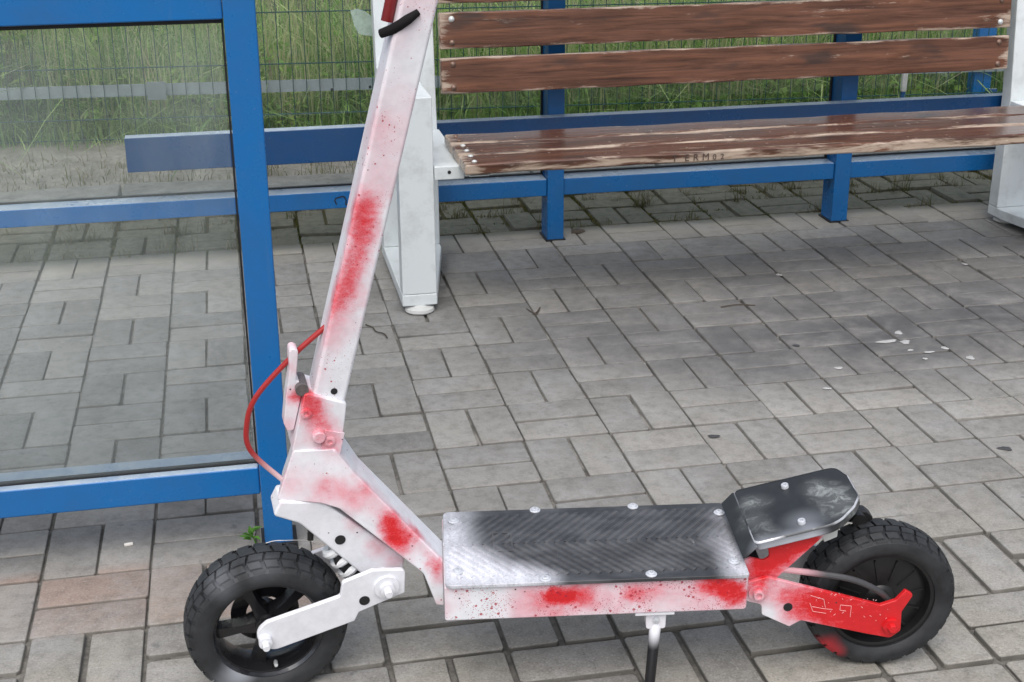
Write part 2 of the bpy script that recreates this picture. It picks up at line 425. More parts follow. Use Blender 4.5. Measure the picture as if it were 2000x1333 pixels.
# ---- bench
def wood_mat(name, wear_lo, wear_hi, dark=1.0, flk=0.985, gloss=(0.36, 0.6), ek=(0.16, 0.20, 0.10, 0.20)):
    t = NT(name)
    c = t.coord()
    r = t.n('ShaderNodeObjectInfo').outputs['Random']
    off = t.n('ShaderNodeCombineXYZ')
    t.put(off.inputs[0], t.math('MULTIPLY', r, 37.0))
    ad = t.n('ShaderNodeVectorMath', operation='ADD')
    t.put(ad.inputs[0], c)
    t.put(ad.inputs[1], off.outputs[0])
    v = ad.outputs[0]
    g = t.noise(t.mapping(v, (3.0, 60, 60)), 1.0, 6, 0.65, 0.6)
    g = t.mr(g, 0.3, 0.7)
    big = t.noise(t.mapping(v, (4.2, 14, 14)), 1.0, 5, 0.65)
    colA = t.mix(g, (0.040 * dark, 0.017 * dark, 0.012 * dark), (0.26 * dark, 0.110 * dark, 0.062 * dark))
    colB = t.mix(g, (0.085 * dark, 0.036 * dark, 0.025 * dark), (0.31 * dark, 0.140 * dark, 0.088 * dark))
    col = t.mix(t.mr(big, 0.35, 0.65), colA, colB)
    ge = t.sep(t.coord('Generated'))
    ed = t.math('MINIMUM', t.math('MINIMUM', ge[2], t.math('SUBTRACT', 1.0, ge[2])),
                t.math('MINIMUM', ge[1], t.math('SUBTRACT', 1.0, ge[1])))
    # slats are thin along one axis: wear follows long edges of the faces
    edz = t.math('MINIMUM', ge[2], t.math('SUBTRACT', 1.0, ge[2]))
    edy = t.math('MINIMUM', ge[1], t.math('SUBTRACT', 1.0, ge[1]))
    edge = t.math('MAXIMUM', t.mr(edz, 0.0, ek[0], ek[1], 0), t.mr(edy, 0.0, ek[2], ek[3], 0))
    ends = t.mr(t.math('MINIMUM', ge[0], t.math('SUBTRACT', 1.0, ge[0])), 0.0, 0.03, 0.2, 0.0)
    wn_ = t.noise(t.mapping(v, (4.5, 34, 34)), 1.0, 7, 0.7, 0.4)
    wsum = t.math('ADD', t.math('ADD', wn_, edge), ends)
    wear = t.mr(wsum, wear_lo, wear_hi, 0, 0.85)
    pale = t.mix(g, (0.36, 0.27, 0.20), (0.60, 0.50, 0.41))
    col = t.mix(wear, col, pale)
    kn = t.noise(t.mapping(v, (5, 16, 16)), 1.0, 2)
    col = t.mix(t.mr(kn, 0.60, 0.72, 0, 0.75), col, (0.035, 0.026, 0.025))
    fl = t.voronoi(t.mapping(v, (60, 140, 140)), 1.0)
    fc = t.voronoi(t.mapping(v, (60, 140, 140)), 1.0, out='Color')
    flake = t.math('MULTIPLY', t.math('GREATER_THAN', t.sep(fc)[0], flk), t.math('LESS_THAN', fl, 0.22))
    col = t.mix(t.math('MULTIPLY', flake, 0.7), col, (0.66, 0.58, 0.50))
    h = t.math('ADD', g, t.math('MULTIPLY', wear, -0.6))
    t.bsdf(col, t.mr(wear, 0, 1, gloss[0], gloss[1]), 0, t.bump(h, 0.3, 0.0012))
    return t.mat


M['wood_back'] = wood_mat('weathered_back_slat', 0.645, 0.76, 0.72, 2.0, (0.22, 0.5), (0.13, 0.235, 0.03, 0.05))
M['wood_seat'] = wood_mat('weathered_seat_board', 0.612, 0.73, 0.58, 0.96, (0.14, 0.45), (0.02, 0.03, 0.22, 0.20))
t = NT('white_bench_paint')
c = t.pos()
d = t.noise(c, 14, 6, 0.7)
col = t.mix(t.mr(d, 0.5, 0.8), (0.70, 0.75, 0.77), (0.52, 0.55, 0.55))
st = t.noise(t.mapping(c, (40, 40, 6)), 1, 5, 0.7)
col = t.mix(t.mr(st, 0.62, 0.8, 0, 0.3), col, (0.35, 0.36, 0.34))
t.bsdf(col, 0.42)
M['bench_white'] = t.mat
M['foot_plastic'] = simple('grey_foot', (0.56, 0.57, 0.56), 0.5)

# ---- ground
def paver_mat():
    t = NT('concrete_paver')
    p = t.pos()
    ri = t.n('ShaderNodeNewGeometry').outputs['Random Per Island']
    ro = t.n('ShaderNodeObjectInfo').outputs['Random']
    r = t.math('FRACT', t.math('ADD', t.math('MULTIPLY', ri, 7.31), t.math('MULTIPLY', ro, 13.7)))
    r2 = t.math('FRACT', t.math('MULTIPLY', r, 17.3))
    xyz = t.sep(p)
    cl = t.noise(p, 5.5, 5, 0.65)
    med = t.noise(p, 32, 6, 0.72)
    grit = t.noise(p, 240, 3, 0.7)
    blot = t.noise(t.mapping(p, (1, 1.5, 1)), 8, 7, 0.74, 0.3)
    front = t.mr(t.math('ADD', xyz[1], t.math('MULTIPLY', cl, 0.5)), -1.0, -0.45, 1, 0)
    col = t.ramp(r, [(0.0, (0.20, 0.196, 0.185)), (0.35, (0.24, 0.235, 0.221)), (0.7, (0.27, 0.262, 0.243)), (1.0, (0.31, 0.301, 0.278))])
    warmc = t.ramp(r2, [(0.0, (0.23, 0.222, 0.205)), (0.4, (0.31, 0.293, 0.252)), (0.75, (0.285, 0.268, 0.232)), (1.0, (0.36, 0.342, 0.30))])
    col = t.mix(t.math('MULTIPLY', front, 0.8), col, warmc)
    # reddish stones of the old marking row near the corner post
    band = t.math('MULTIPLY', t.mr(xyz[1], -1.02, -0.98, 0, 1), t.mr(xyz[1], -0.80, -0.76, 1, 0))
    band = t.math('MULTIPLY', band, t.mr(xyz[0], -0.12, -0.02, 1, 0))
    redm = t.math('MULTIPLY', band, t.mr(r2, 0.2, 0.5, 0.15, 0.8))
    col = t.mix(redm, col, (0.29, 0.20, 0.16))
    # worn pale film and dark mottling inside every stone
    col = t.mix(t.mr(cl, 0.45, 0.7, 0, 0.6), col, (0.33, 0.332, 0.33))
    col = t.mix(t.mr(med, 0.46, 0.74, 0, 0.75), col, t.mix(1.0, col, (0.5, 0.5, 0.5), 'MULTIPLY'))
    col = t.mix(t.mr(med, 0.26, 0.42, 0.45, 0), col, (0.36, 0.36, 0.35))
    # grit
    gk = t.mr(front, 0, 1, 0.35, 0.85)
    col = t.mix(t.math('MULTIPLY', t.mr(grit, 0.54, 0.72, 0, 0.7), gk), col, (0.46, 0.455, 0.43))
    col = t.mix(t.math('MULTIPLY', t.mr(grit, 0.30, 0.45, 0.75, 0), gk), col, (0.10, 0.10, 0.095))
    # trodden, greasy soiling in front of the bench, irregular and streaky
    sp = t.spots(t.mapping(p, (1, 1, 0)), [(1.45, 0.06, 0, .34, .95), (1.85, 0.12, 0, .36, .95), (2.2, 0.2, 0, .3, .8), (1.05, 0.02, 0, .30, .8), (0.72, 0.22, 0, .3, .65), (1.25, 0.48, 0, .34, .6), (1.75, 0.5, 0, .3, .5), (2.35, 0.72, 0, .25, .8)], 0.05, 1.5)
    stn = t.math('MULTIPLY', sp, t.mr(blot, 0.34, 0.56, 0.42, 1.0))
    col = t.mix(t.math('MULTIPLY', stn, 0.84), col, (0.062, 0.062, 0.068))
    smal = t.noise(p, 22, 3, 0.55)
    col = t.mix(t.mr(smal, 0.66, 0.74, 0, 0.5), col, (0.085, 0.085, 0.085))
    # damp, mossy strip under the back wall
    wet = t.mr(t.math('ADD', xyz[1], t.math('MULTIPLY', blot, 0.25)), 1.20, 1.34, 0, 1)
    mossy = t.mix(t.mr(med, 0.35, 0.65), (0.10, 0.105, 0.058), (0.215, 0.21, 0.145))
    col = t.mix(t.math('MULTIPLY', wet, 0.85), col, mossy)
    # pale efflorescence where the wall drips
    drip = t.math('MULTIPLY', t.mr(xyz[1], 0.98, 1.08, 0, 1, True), t.mr(xyz[1], 1.12, 1.2, 1, 0, True))
    col = t.mix(t.math('MULTIPLY', drip, t.mr(blot, 0.3, 0.6, 0.1, 0.5)), col, (0.36, 0.335, 0.28))
    # soil packed against the sides of the stones
    at_n = t.n('ShaderNodeAttribute', attribute_name='stone_z')
    lz = at_n.outputs['Fac']
    packed = t.mr(lz, -0.0020, -0.0004, 1, 0)
    soilc = t.mix(t.mr(cl, 0.4, 0.65), (0.058, 0.056, 0.050), (0.14, 0.132, 0.115))
    col = t.mix(t.math('MULTIPLY', packed, t.mr(front, 0, 1, 0.52, 0.9)), col, soilc)
    h = t.math('ADD', t.math('MULTIPLY', grit, 0.6), med)
    nd = t.n('ShaderNodeBump')
    t.put(nd.inputs['Height'], h)
    nd.inputs['Distance'].default_value = 0.0018
    t.put(nd.inputs['Strength'], t.mr(front, 0, 1, 0.25, 0.6))
    t.bsdf(col, t.mr(stn, 0, 1, 0.75, 0.5), 0, nd.outputs[0])
    return t.mat


M['paver'] = paver_mat()
t = NT('joint_sand')
p = t.pos()
xyz = t.sep(p)
n1 = t.noise(p, 60, 6, 0.7)
col = t.mix(t.mr(n1, 0.35, 0.7), (0.085, 0.082, 0.075), (0.21, 0.20, 0.18))
lt = t.noise(p, 7, 4)
lt = t.math('MULTIPLY', t.mr(lt, 0.50, 0.68, 0, 0.8), t.mr(xyz[1], -1.0, -0.6, 0.15, 1))
col = t.mix(lt, col, (0.36, 0.35, 0.33))
gr = t.mr(xyz[1], 1.05, 1.35, 0, 1)
moss = t.mix(t.noise(p, 22, 5), (0.045, 0.05, 0.018), (0.13, 0.115, 0.05))
col = t.mix(gr, col, moss)
t.bsdf(col, 0.95, 0, t.bump(n1, 0.5, 0.004))
M['joint'] = t.mat
t = NT('bare_soil')
p = t.pos()
xyz = t.sep(p)
n1 = t.noise(p, 9, 8, 0.72)
n2 = t.noise(p, 45, 6, 0.75)
col = t.mix(t.mr(n1, 0.3, 0.7), (0.15, 0.138, 0.115), (0.36, 0.335, 0.295))
col = t.mix(t.mr(n2, 0.5, 0.75, 0, 0.6), col, (0.07, 0.065, 0.04))
col = t.mix(t.mr(xyz[1], 2.6, 3.0, 0, 1), col, (0.05, 0.06, 0.022))
t.bsdf(col, 0.95, 0, t.bump(n2, 0.8, 0.012))
M['soil'] = t.mat
t = NT('old_concrete')
p = t.pos()
n1 = t.noise(p, 12, 8, 0.7)
col = t.mix(t.mr(n1, 0.3, 0.7), (0.15, 0.15, 0.135), (0.29, 0.28, 0.26))
col = t.mix(t.mr(t.noise(p, 30, 5), 0.55, 0.75, 0, 0.6), col, (0.085, 0.085, 0.06))
t.bsdf(col, 0.9, 0, t.bump(n1, 0.5, 0.006))
M['concrete'] = t.mat
t = NT('meadow_earth')
p = t.pos()
col = t.mix(t.noise(p, 3, 6), (0.03, 0.042, 0.014), (0.07, 0.075, 0.03))
t.bsdf(col, 1.0)
M['meadow'] = t.mat

def leaf_mat(name, stops, trans=0.35):
    t = NT(name)
    r = t.n('ShaderNodeNewGeometry').outputs['Random Per Island']
    pn = t.noise(t.mapping(t.pos(), (1, 1, 0.6)), 3.2, 3, 0.6)
    r = t.math('ADD', t.math('MULTIPLY', r, 0.72), t.mr(pn, 0.3, 0.7, -0.18, 0.42), True)
    col = t.ramp(r, stops)
    df = t.n('ShaderNodeBsdfPrincipled')
    df.inputs['Roughness'].default_value = 0.55
    df.inputs['Specular IOR Level'].default_value = 0.35
    tl = t.n('ShaderNodeBsdfTranslucent')
    t.L.new(col, df.inputs['Base Color'])
    t.L.new(col, tl.inputs[0])
    mx = t.n('ShaderNodeMixShader')
    mx.inputs[0].default_value = trans
    t.L.new(df.outputs[0], mx.inputs[1])
    t.L.new(tl.outputs[0], mx.inputs[2])
    t.L.new(mx.outputs[0], t.out.inputs[0])
    return t.mat


M['grass'] = leaf_mat('meadow_grass', [(0.0, (0.09, 0.19, 0.04)), (0.3, (0.19, 0.34, 0.085)), (0.55, (0.30, 0.46, 0.135)), (0.75, (0.42, 0.54, 0.21)), (0.9, (0.56, 0.60, 0.34)), (1.0, (0.36, 0.30, 0.21))], 0.5)
M['stalk'] = leaf_mat('grass_stalk', [(0.0, (0.30, 0.36, 0.16)), (0.5, (0.44, 0.46, 0.24)), (1.0, (0.52, 0.46, 0.30))], 0.4)
M['straw'] = leaf_mat('dry_grass', [(0.0, (0.10, 0.10, 0.045)), (0.4, (0.22, 0.19, 0.10)), (0.7, (0.11, 0.14, 0.04)), (1.0, (0.34, 0.31, 0.20))])
M['weed'] = leaf_mat('weed_leaf', [(0.0, (0.05, 0.16, 0.02)), (1.0, (0.12, 0.30, 0.04))])
M['moss'] = leaf_mat('moss_tufts', [(0.0, (0.07, 0.10, 0.02)), (0.6, (0.15, 0.16, 0.04)), (1.0, (0.28, 0.21, 0.07))])
M['broad'] = leaf_mat('broad_leaf', [(0.0, (0.10, 0.22, 0.04)), (0.6, (0.22, 0.38, 0.08)), (1.0, (0.40, 0.52, 0.14))], 0.5)
M['wire'] = simple('green_wire', (0.02, 0.065, 0.06), 0.6, spec=0.25)
M['galv'] = simple('grey_bracing', (0.22, 0.26, 0.28), 0.5, 0.1, 18, 0.25)
M['plate'] = simple('dull_plate', (0.17, 0.20, 0.21), 0.55, 0.1, 18, 0.2)
M['boltw'] = simple('white_zinc', (0.78, 0.80, 0.80), 0.4, 0.0, 60)
M['twig'] = simple('twig', (0.07, 0.055, 0.04), 0.8)
M['dropping'] = simple('dropping', (0.40, 0.405, 0.405), 0.8, 0, 160, 0.3)
M['gum'] = simple('old_gum', (0.055, 0.055, 0.06), 0.6)
M['paper'] = simple('paper', (0.72, 0.70, 0.66), 0.7)

# ------------------------------------------------------------------ mesh helpers
class MB:
    def __init__(self):
        self.v, self.f, self.s = [], [], []

    def add(self, verts, faces, smooth=False):
        o = len(self.v)
        self.v += [tuple(x) for x in verts]
        self.f += [tuple(i + o for i in f) for f in faces]
        self.s += [smooth] * len(faces)
        return self

    def box(self, x0, x1, y0, y1, z0, z1, mat=None):
        vs = [(x, y, z) for z in (z0, z1) for y in (y0, y1) for x in (x0, x1)]
        if mat is not None:
            vs = [tuple(mat @ Vector(v)) for v in vs]
        self.add(vs, [(0, 2, 3, 1), (4, 5, 7, 6), (0, 1, 5, 4), (2, 6, 7, 3), (0, 4, 6, 2), (1, 3, 7, 5)])
        return self

    def prism(self, poly, fn, a, b):
        """extrude a 2-D polygon; fn(p, q, w) -> xyz ; w from a to b"""
        n = len(poly)
        vs = [fn(p, q, a) for p, q in poly] + [fn(p, q, b) for p, q in poly]
        fs = [tuple(range(n))[::-1], tuple(range(n, 2 * n))]
        fs += [(i, (i + 1) % n, n + (i + 1) % n, n + i) for i in range(n)]
        self.add(vs, fs)
        return self

    def tube(self, pts, r, seg=10, caps=True, smooth=True):
        pts = [Vector(p) for p in pts]
        rs = r if isinstance(r, (list, tuple)) else [r] * len(pts)
        vs, fs = [], []
        tprev = None
        ref = Vector((0.31, 0.47, 0.83))
        for i, p in enumerate(pts):
            tg = (pts[min(i + 1, len(pts) - 1)] - pts[max(i - 1, 0)]).normalized()
            if i == 0:
                a = tg.cross(ref)
                if a.length < 1e-3:
                    a = tg.cross(Vector((1, 0, 0)))
                a.normalize()
            else:
                a = (a - tg * a.dot(tg)).normalized()
            b = tg.cross(a)
            for k in range(seg):
                th = 2 * math.pi * k / seg
                vs.append(p + rs[i] * (math.cos(th) * a + math.sin(th) * b))
        for i in range(len(pts) - 1):
            for k in range(seg):
                k2 = (k + 1) % seg
                fs.append((i * seg + k, i * seg + k2, (i + 1) * seg + k2, (i + 1) * seg + k))
        if caps:
            fs.append(tuple(range(seg))[::-1])
            fs.append(tuple(range((len(pts) - 1) * seg, len(pts) * seg)))
        self.add(vs, fs, smooth)
        return self

    def lathe(self, prof, c, ax, e1, seg=32, close=False, smooth=True):
        """prof = list of (r, h); axis ax through c"""
        c, ax, e1 = Vector(c), Vector(ax).normalized(), Vector(e1).normalized()
        e2 = ax.cross(e1)
        vs, fs = [], []
        for (r, h) in prof:
            for k in range(seg):
                th = 2 * math.pi * k / seg
                vs.append(c + ax * h + r * (math.cos(th) * e1 + math.sin(th) * e2))
        m = len(prof)
        for i in range(m if close else m - 1):
            i2 = (i + 1) % m
            for k in range(seg):
                k2 = (k + 1) % seg
                fs.append((i * seg + k, i * seg + k2, i2 * seg + k2, i2 * seg + k))
        if not close:
            if prof[0][0] > 1e-6:
                fs.append(tuple(range(seg))[::-1])
            if prof[-1][0] > 1e-6:
                fs.append(tuple(range((m - 1) * seg, m * seg)))
        self.add(vs, fs, smooth)
        return self

    def mesh(self, name):
        me = bpy.data.meshes.new(name)
        me.from_pydata(self.v, [], self.f)
        bm = bmesh.new()
        bm.from_mesh(me)
        bmesh.ops.recalc_face_normals(bm, faces=bm.faces)
        bm.to_mesh(me)
        bm.free()
        return me

    def build(self, name, mat, parent=None, bevel=0.0, seg=2, angle=35, props=None):
        me = self.mesh(name)
        for p in me.polygons:
            p.use_smooth = True
        me.set_sharp_from_angle(angle=rad(angle))
        me.materials.append(mat)
        o = bpy.data.objects.new(name, me)
        COL.objects.link(o)
        if parent is not None:
            o.parent = parent
        if bevel:
            md = o.modifiers.new('bevel', 'BEVEL')
            md.width = bevel
            md.segments = seg
            md.limit_method = 'ANGLE'
            md.angle_limit = rad(30)
            md.harden_normals = True
        for k, v in (props or {}).items():
            o[k] = v
        return o


def tag(o, label=None, cat=None, group=None, kind=None):
    if label:
        o['label'] = label
    if cat:
        o['category'] = cat
    if group:
        o['group'] = group
    if kind:
        o['kind'] = kind
    return o


def empty(name, loc=(0, 0, 0)):
    o = bpy.data.objects.new(name, None)
    o.location = loc
    o.empty_display_size = 0.1
    COL.objects.link(o)
    return o


def raw_mesh(name, V, F, mat, smooth=False):
    me = bpy.data.meshes.new(name)
    nv, nf, k = len(V), len(F), F.shape[1]
    me.vertices.add(nv)
    me.vertices.foreach_set('co', np.asarray(V, np.float32).ravel())
    me.loops.add(nf * k)
    me.loops.foreach_set('vertex_index', np.asarray(F, np.int32).ravel())
    me.polygons.add(nf)
    me.polygons.foreach_set('loop_start', np.arange(0, nf * k, k, dtype=np.int32))
    if smooth:
        me.polygons.foreach_set('use_smooth', np.ones(nf, bool))
    me.update(calc_edges=True)
    me.validate()
    me.materials.append(mat)
    return me


def px(v):
    d = Vector(v) - CAM
    z = d.dot(fwd)
    return 1000 + FPX * d.dot(right) / z, 666.5 + FPX * d.dot(down) / z, z


# ================================================================== GROUND
pave = MB().add([(-9, -9, -0.0085), (12, -9, -0.0085), (12, 1.62, -0.0085), (-9, 1.62, -0.0085)], [(0, 1, 2, 3)]).build('pavement', M['joint'])
tag(pave, 'grey concrete block pavement in basket weave with sandy joints', None, None, 'structure')

def paver_mesh(w, l, seed):
    r = random.Random(seed)
    b = 0.0026
    hw, hl = w / 2, l / 2
    # outline with slightly broken corners (12 points)
    pts = []
    for sx, sy in ((-1, -1), (1, -1), (1, 1), (-1, 1)):
        cx_, cy_ = sx * hw, sy * hl
        ch = r.uniform(0.001, 0.0055)
        a_, b_ = (cx_ - sx * ch, cy_), (cx_, cy_ - sy * ch)
        pts += [a_, b_] if sx * sy > 0 else [b_, a_]
    # order check: go round
    pts.sort(key=lambda q: math.atan2(q[1], q[0]))
    pts = [(x + r.uniform(-.0006, .0006), y + r.uniform(-.0006, .0006)) for x, y in pts]
    n = len(pts)
    k1 = lambda x, y, d: (x * (1 - d / hw), y * (1 - d / hl))
    V = [(x, y, -0.035) for x, y in pts] + [(x, y, -b) for x, y in pts] + [(*k1(x, y, b * 0.45), -b * 0.28) for x, y in pts] + [(*k1(x, y, b * 1.2), 0.0) for x, y in pts]
    F = []
    for lev in range(3):
        for i in range(n):
            j = (i + 1) % n
            F.append((lev * n + i, lev * n + j, (lev + 1) * n + j, (lev + 1) * n + i))
    F.append(tuple(range(3 * n, 4 * n)))
    return V, F


VAR = {}
for kind_, (gx, gy) in {'mid': (0.0052, 0.0048), 'front': (0.011, 0.006), 'back': (0.011, 0.010)}.items():
    for s_ in range(4):
        V, F = paver_mesh(0.2 - gy, 0.1 - gx, 31 * s_ + len(kind_))     # long axis along local x
        me = bpy.data.meshes.new('paver')
        me.from_pydata(V, [], F)
        for p_ in me.polygons:
            p_.use_smooth = True
        me.set_sharp_from_angle(angle=rad(40))
        me.materials.append(M['paver'])
        att = me.attributes.new('stone_z', 'FLOAT', 'POINT')
        att.data.foreach_set('value', [v_[2] for v_ in V])
        VAR[kind_, s_] = me

cells = []
for i0 in range(-17, 24):
    for j0 in range(-8, 14):
        cx_, cy_ = 0.2 * i0 + 0.1, -0.2 * j0 - 0.1
        horiz = (i0 + j0) % 2 != 0
        for h_ in (-1, 1):
            if horiz:
                x, y, rz = cx_, cy_ + 0.05 * h_, 0.0
            else:
                x, y, rz = cx_ + 0.05 * h_, cy_, math.pi / 2
            kd = 'back' if j0 <= -7 else ('front' if j0 >= 5 else 'mid')
            jit = {'back': 3.0, 'front': 1.4, 'mid': 1.0}[kd]
            rr = random.Random(int((x + 50) * 1000) * 7919 + int((y + 50) * 1000))
            rz += rr.gauss(0, 0.004) * jit
            x += rr.gauss(0, 0.0010) * jit
            y += rr.gauss(0, 0.0010) * jit
            z = rr.gauss(0, 0.0012) * jit
            tx, ty = rr.gauss(0, 0.0055) * jit, rr.gauss(0, 0.0045) * jit
            if rr.random() < 0.5:
                rz += math.pi
            u_, v_, dep = px((x, y, 0))
            vis = -60 < u_ < 2060 and 250 < v_ < 1400
            # hidden by the scooter, the shelter or the bench only partly: keep everything in frame, nearest first
            cells.append((dep if vis else 99 + dep, x, y, z, tx, ty, rz, kd, rr.randrange(4)))
cells.sort()
restV, restF, restZ = [], [], []
for k_, (dep, x, y, z, tx, ty, rz, kd, vi) in enumerate(cells):
    if k_ < 300:
        o = bpy.data.objects.new('paver', VAR[kd, vi])
        o.location = (x, y, z)
        o.rotation_euler = (tx, ty, rz)
        COL.objects.link(o)
        o.parent = pave
    else:
        mw = Matrix.Translation((x, y, z)) @ Matrix.Rotation(rz, 4, 'Z') @ Matrix.Rotation(tx, 4, 'X') @ Matrix.Rotation(ty, 4, 'Y')
        me = VAR[kd, vi]
        o0 = len(restV)
        restV += [tuple(mw @ v.co) for v in me.vertices]
        restZ += [v.co.z for v in me.vertices]
        restF += [tuple(i + o0 for i in p.vertices) for p in me.polygons]
me = bpy.data.meshes.new('paver_field')
me.from_pydata(restV, [], restF)
me.attributes.new('stone_z', 'FLOAT', 'POINT').data.foreach_set('value', restZ)
for p_ in me.polygons:
    p_.use_smooth = True
me.set_sharp_from_angle(angle=rad(40))
me.materials.append(M['paver'])
o = bpy.data.objects.new('paver_field', me)
COL.objects.link(o)
o.parent = pave
o['kind'] = 'stuff'

soil = MB()
nx, ny = 90, 24
V = []
for j in range(ny + 1):
    for i in range(nx + 1):
        x = -4 + 10 * i / nx
        y = 1.60 + 1.5 * j / ny
        z = -0.012 + 0.012 * math.sin(x * 5 + y * 3) * math.sin(y * 7 + x) + 0.01 * math.sin(13 * x) * math.sin(11 * y) + (0.012 if y > 2.3 else 0)
        V.append((x, y, z))
soil.add(V, [(j * (nx + 1) + i, j * (nx + 1) + i + 1, (j + 1) * (nx + 1) + i + 1, (j + 1) * (nx + 1) + i) for j in range(ny) for i in range(nx)], True)
so = soil.build('soil_strip', M['soil'], angle=90)
tag(so, 'bare sandy soil with withered grass between pavement and fence', None, None, 'structure')
md_ = MB().add([(-60, 3.05, -0.01), (60, 3.05, -0.01), (60, 120, -0.01), (-60, 120, -0.01)], [(0, 1, 2, 3)]).build('meadow_ground', M['meadow'])
tag(md_, 'dark earth under the tall grass behind the fence', None, None, 'structure')
gr0 = MB().add([(-120, -120, -0.05), (120, -120, -0.05), (120, 120, -0.05), (-120, 120, -0.05)], [(0, 1, 2, 3)]).build('ground', M['joint'])
tag(gr0, 'wide flat ground sheet under the pavement', None, None, 'structure')

# old concrete edging stones behind the back wall
ed = empty('concrete_edging', (0, 1.8, 0))
tag(ed, 'row of weathered concrete slabs along the pavement edge behind the back wall', 'edging')
xx = -3.1
k_ = 0
while xx < 4.4:
    L_ = 0.5 + 0.02 * math.sin(k_ * 3.1)
    rr = random.Random(k_ + 500)
    b = MB().box(-L_ / 2 + 0.006, L_ / 2 - 0.006, -0.15, 0.15, -0.05, 0.03)
    s_ = b.build('slab', M['concrete'], ed, 0.008)
    s_.location = (xx + L_ / 2, 0.035 + rr.uniform(-.012, .012), rr.uniform(-.006, .006))
    s_.rotation_euler = (rr.gauss(0, .012), rr.gauss(0, .01), rr.gauss(0, .01))
    xx += L_
    k_ += 1

# ================================================================== BUS SHELTER
sh = empty('bus_shelter', (-0.16, -0.75, 0))
tag(sh, 'blue steel bus shelter with dusty glass panes under a painted reflection veil, corner post and back wall', 'bus shelter')
shi = Matrix.Translation((0.16, 0.75, 0))


def part(b, name, mat, bevel=0.002, parent=sh):
    o = b.build(name, mat, None, bevel)
    o.parent = parent
    o.matrix_parent_inverse = shi
    return o


PX0, PX1, PY0, PY1 = -0.187, -0.133, -0.772, -0.712
# front panel: corner post, rails, pane
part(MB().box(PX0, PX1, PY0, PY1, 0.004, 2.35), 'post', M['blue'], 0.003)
part(MB().box(PX0 - .006, PX1 + .008, PY0 - .005, PY1 + .006, -0.002, 0.012), 'post_shoe', M['gasket'], 0.001)
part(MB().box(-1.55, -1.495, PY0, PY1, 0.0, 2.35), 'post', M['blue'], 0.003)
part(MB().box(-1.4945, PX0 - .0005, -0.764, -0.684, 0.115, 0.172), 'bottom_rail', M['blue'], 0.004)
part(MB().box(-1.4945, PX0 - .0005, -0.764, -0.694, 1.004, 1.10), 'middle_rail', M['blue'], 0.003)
part(MB().box(-1.488, PX0 - .006, -0.742, -0.734, 0.168, 1.01), 'glass_pane', M['glass'], 0.0)
g = MB()
g.box(-1.494, PX0 - .001, -0.7455, -0.7305, 0.1725, 0.1755)
g.box(-1.494, PX0 - .001, -0.7475, -0.7285, 0.996, 1.003)
g.box(PX0 - .0045, PX0 - .001, -0.7455, -0.7305, 0.176, 0.9955)
part(g, 'glazing_gasket', M['gasket'], 0.0)
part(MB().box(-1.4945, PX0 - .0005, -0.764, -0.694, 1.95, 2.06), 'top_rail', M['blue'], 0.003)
part(MB().box(-1.488, PX0 - .006, -0.742, -0.734, 1.095, 1.955), 'glass_pane', M['glass'], 0.0)

# back wall
BY = 1.058
posts = [(-1.15, -1.095), (0.787, 0.841), (1.772, 1.828), (2.757, 2.813)]
for a_, b_ in posts:
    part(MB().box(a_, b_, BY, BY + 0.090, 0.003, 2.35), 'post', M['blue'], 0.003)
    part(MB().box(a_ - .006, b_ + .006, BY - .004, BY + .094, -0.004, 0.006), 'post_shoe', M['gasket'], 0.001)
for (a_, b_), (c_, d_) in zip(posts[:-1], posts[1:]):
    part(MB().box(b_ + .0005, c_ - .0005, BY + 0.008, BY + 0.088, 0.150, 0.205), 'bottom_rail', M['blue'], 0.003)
    gk = MB().box(b_ + .001, c_ - .001, BY + 0.074, BY + 0.087, 0.2055, 0.2095)
    gk.box(b_ + .001, b_ + .006, BY + 0.074, BY + 0.085, 0.210, 1.30)
    gk.box(c_ - .006, c_ - .001, BY + 0.074, BY + 0.085, 0.210, 1.30)
    part(gk, 'glazing_gasket', M['gasket'], 0.0)
    part(MB().box(b_ + .004, c_ - .004, BY + 0.077, BY + 0.083, 0.2, 1.93), 'glass_pane', M['glass_back'], 0.0)
    part(MB().box(b_ + .0005, c_ - .0005, BY + 0.008, BY + 0.088, 1.935, 2.0), 'top_rail', M['blue'], 0.003)
part(MB().box(-1.62, 2.90, -0.86, 1.22, 2.352, 2.40), 'roof', M['roof'], 0.004)
# leaning bar bolted across the posts, with its free left end
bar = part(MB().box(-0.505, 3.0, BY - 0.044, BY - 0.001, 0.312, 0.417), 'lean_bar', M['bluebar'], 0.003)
for hx, hz in ((-0.478, 0.372), (-0.42, 0.340), (0.005, 0.388), (0.14, 0.392), (0.186, 0.352)):
    hb = MB().lathe([(0.0055, 0.0), (0.0055, 0.0012), (0.0, 0.0012)], (hx, BY - 0.0443, hz), (0, -1, 0), (1, 0, 0), 12).build('bolt_hole', M['gasket'])
    hb.parent = bar
    hb.matrix_parent_inverse = shi
# marker scrawl on the bottom rail
sc_ = MB()
scr = [(-0.006, 0.173), (-0.012, 0.186), (-0.008, 0.194), (0.004, 0.196), (0.013, 0.199), (0.020, 0.195), (0.024, 0.184), (0.021, 0.172), (0.030, 0.170), (0.036, 0.173)]
for (xa, za), (xb, zb) in zip(scr[:-1], scr[1:]):
    sc_.tube([(0.118 + xa, BY + 0.0075, za - 0.010), (0.118 + xb, BY + 0.0075, zb - 0.010)], 0.0019, 6)
part(sc_, 'marker_scrawl', M['marker'], 0.0)
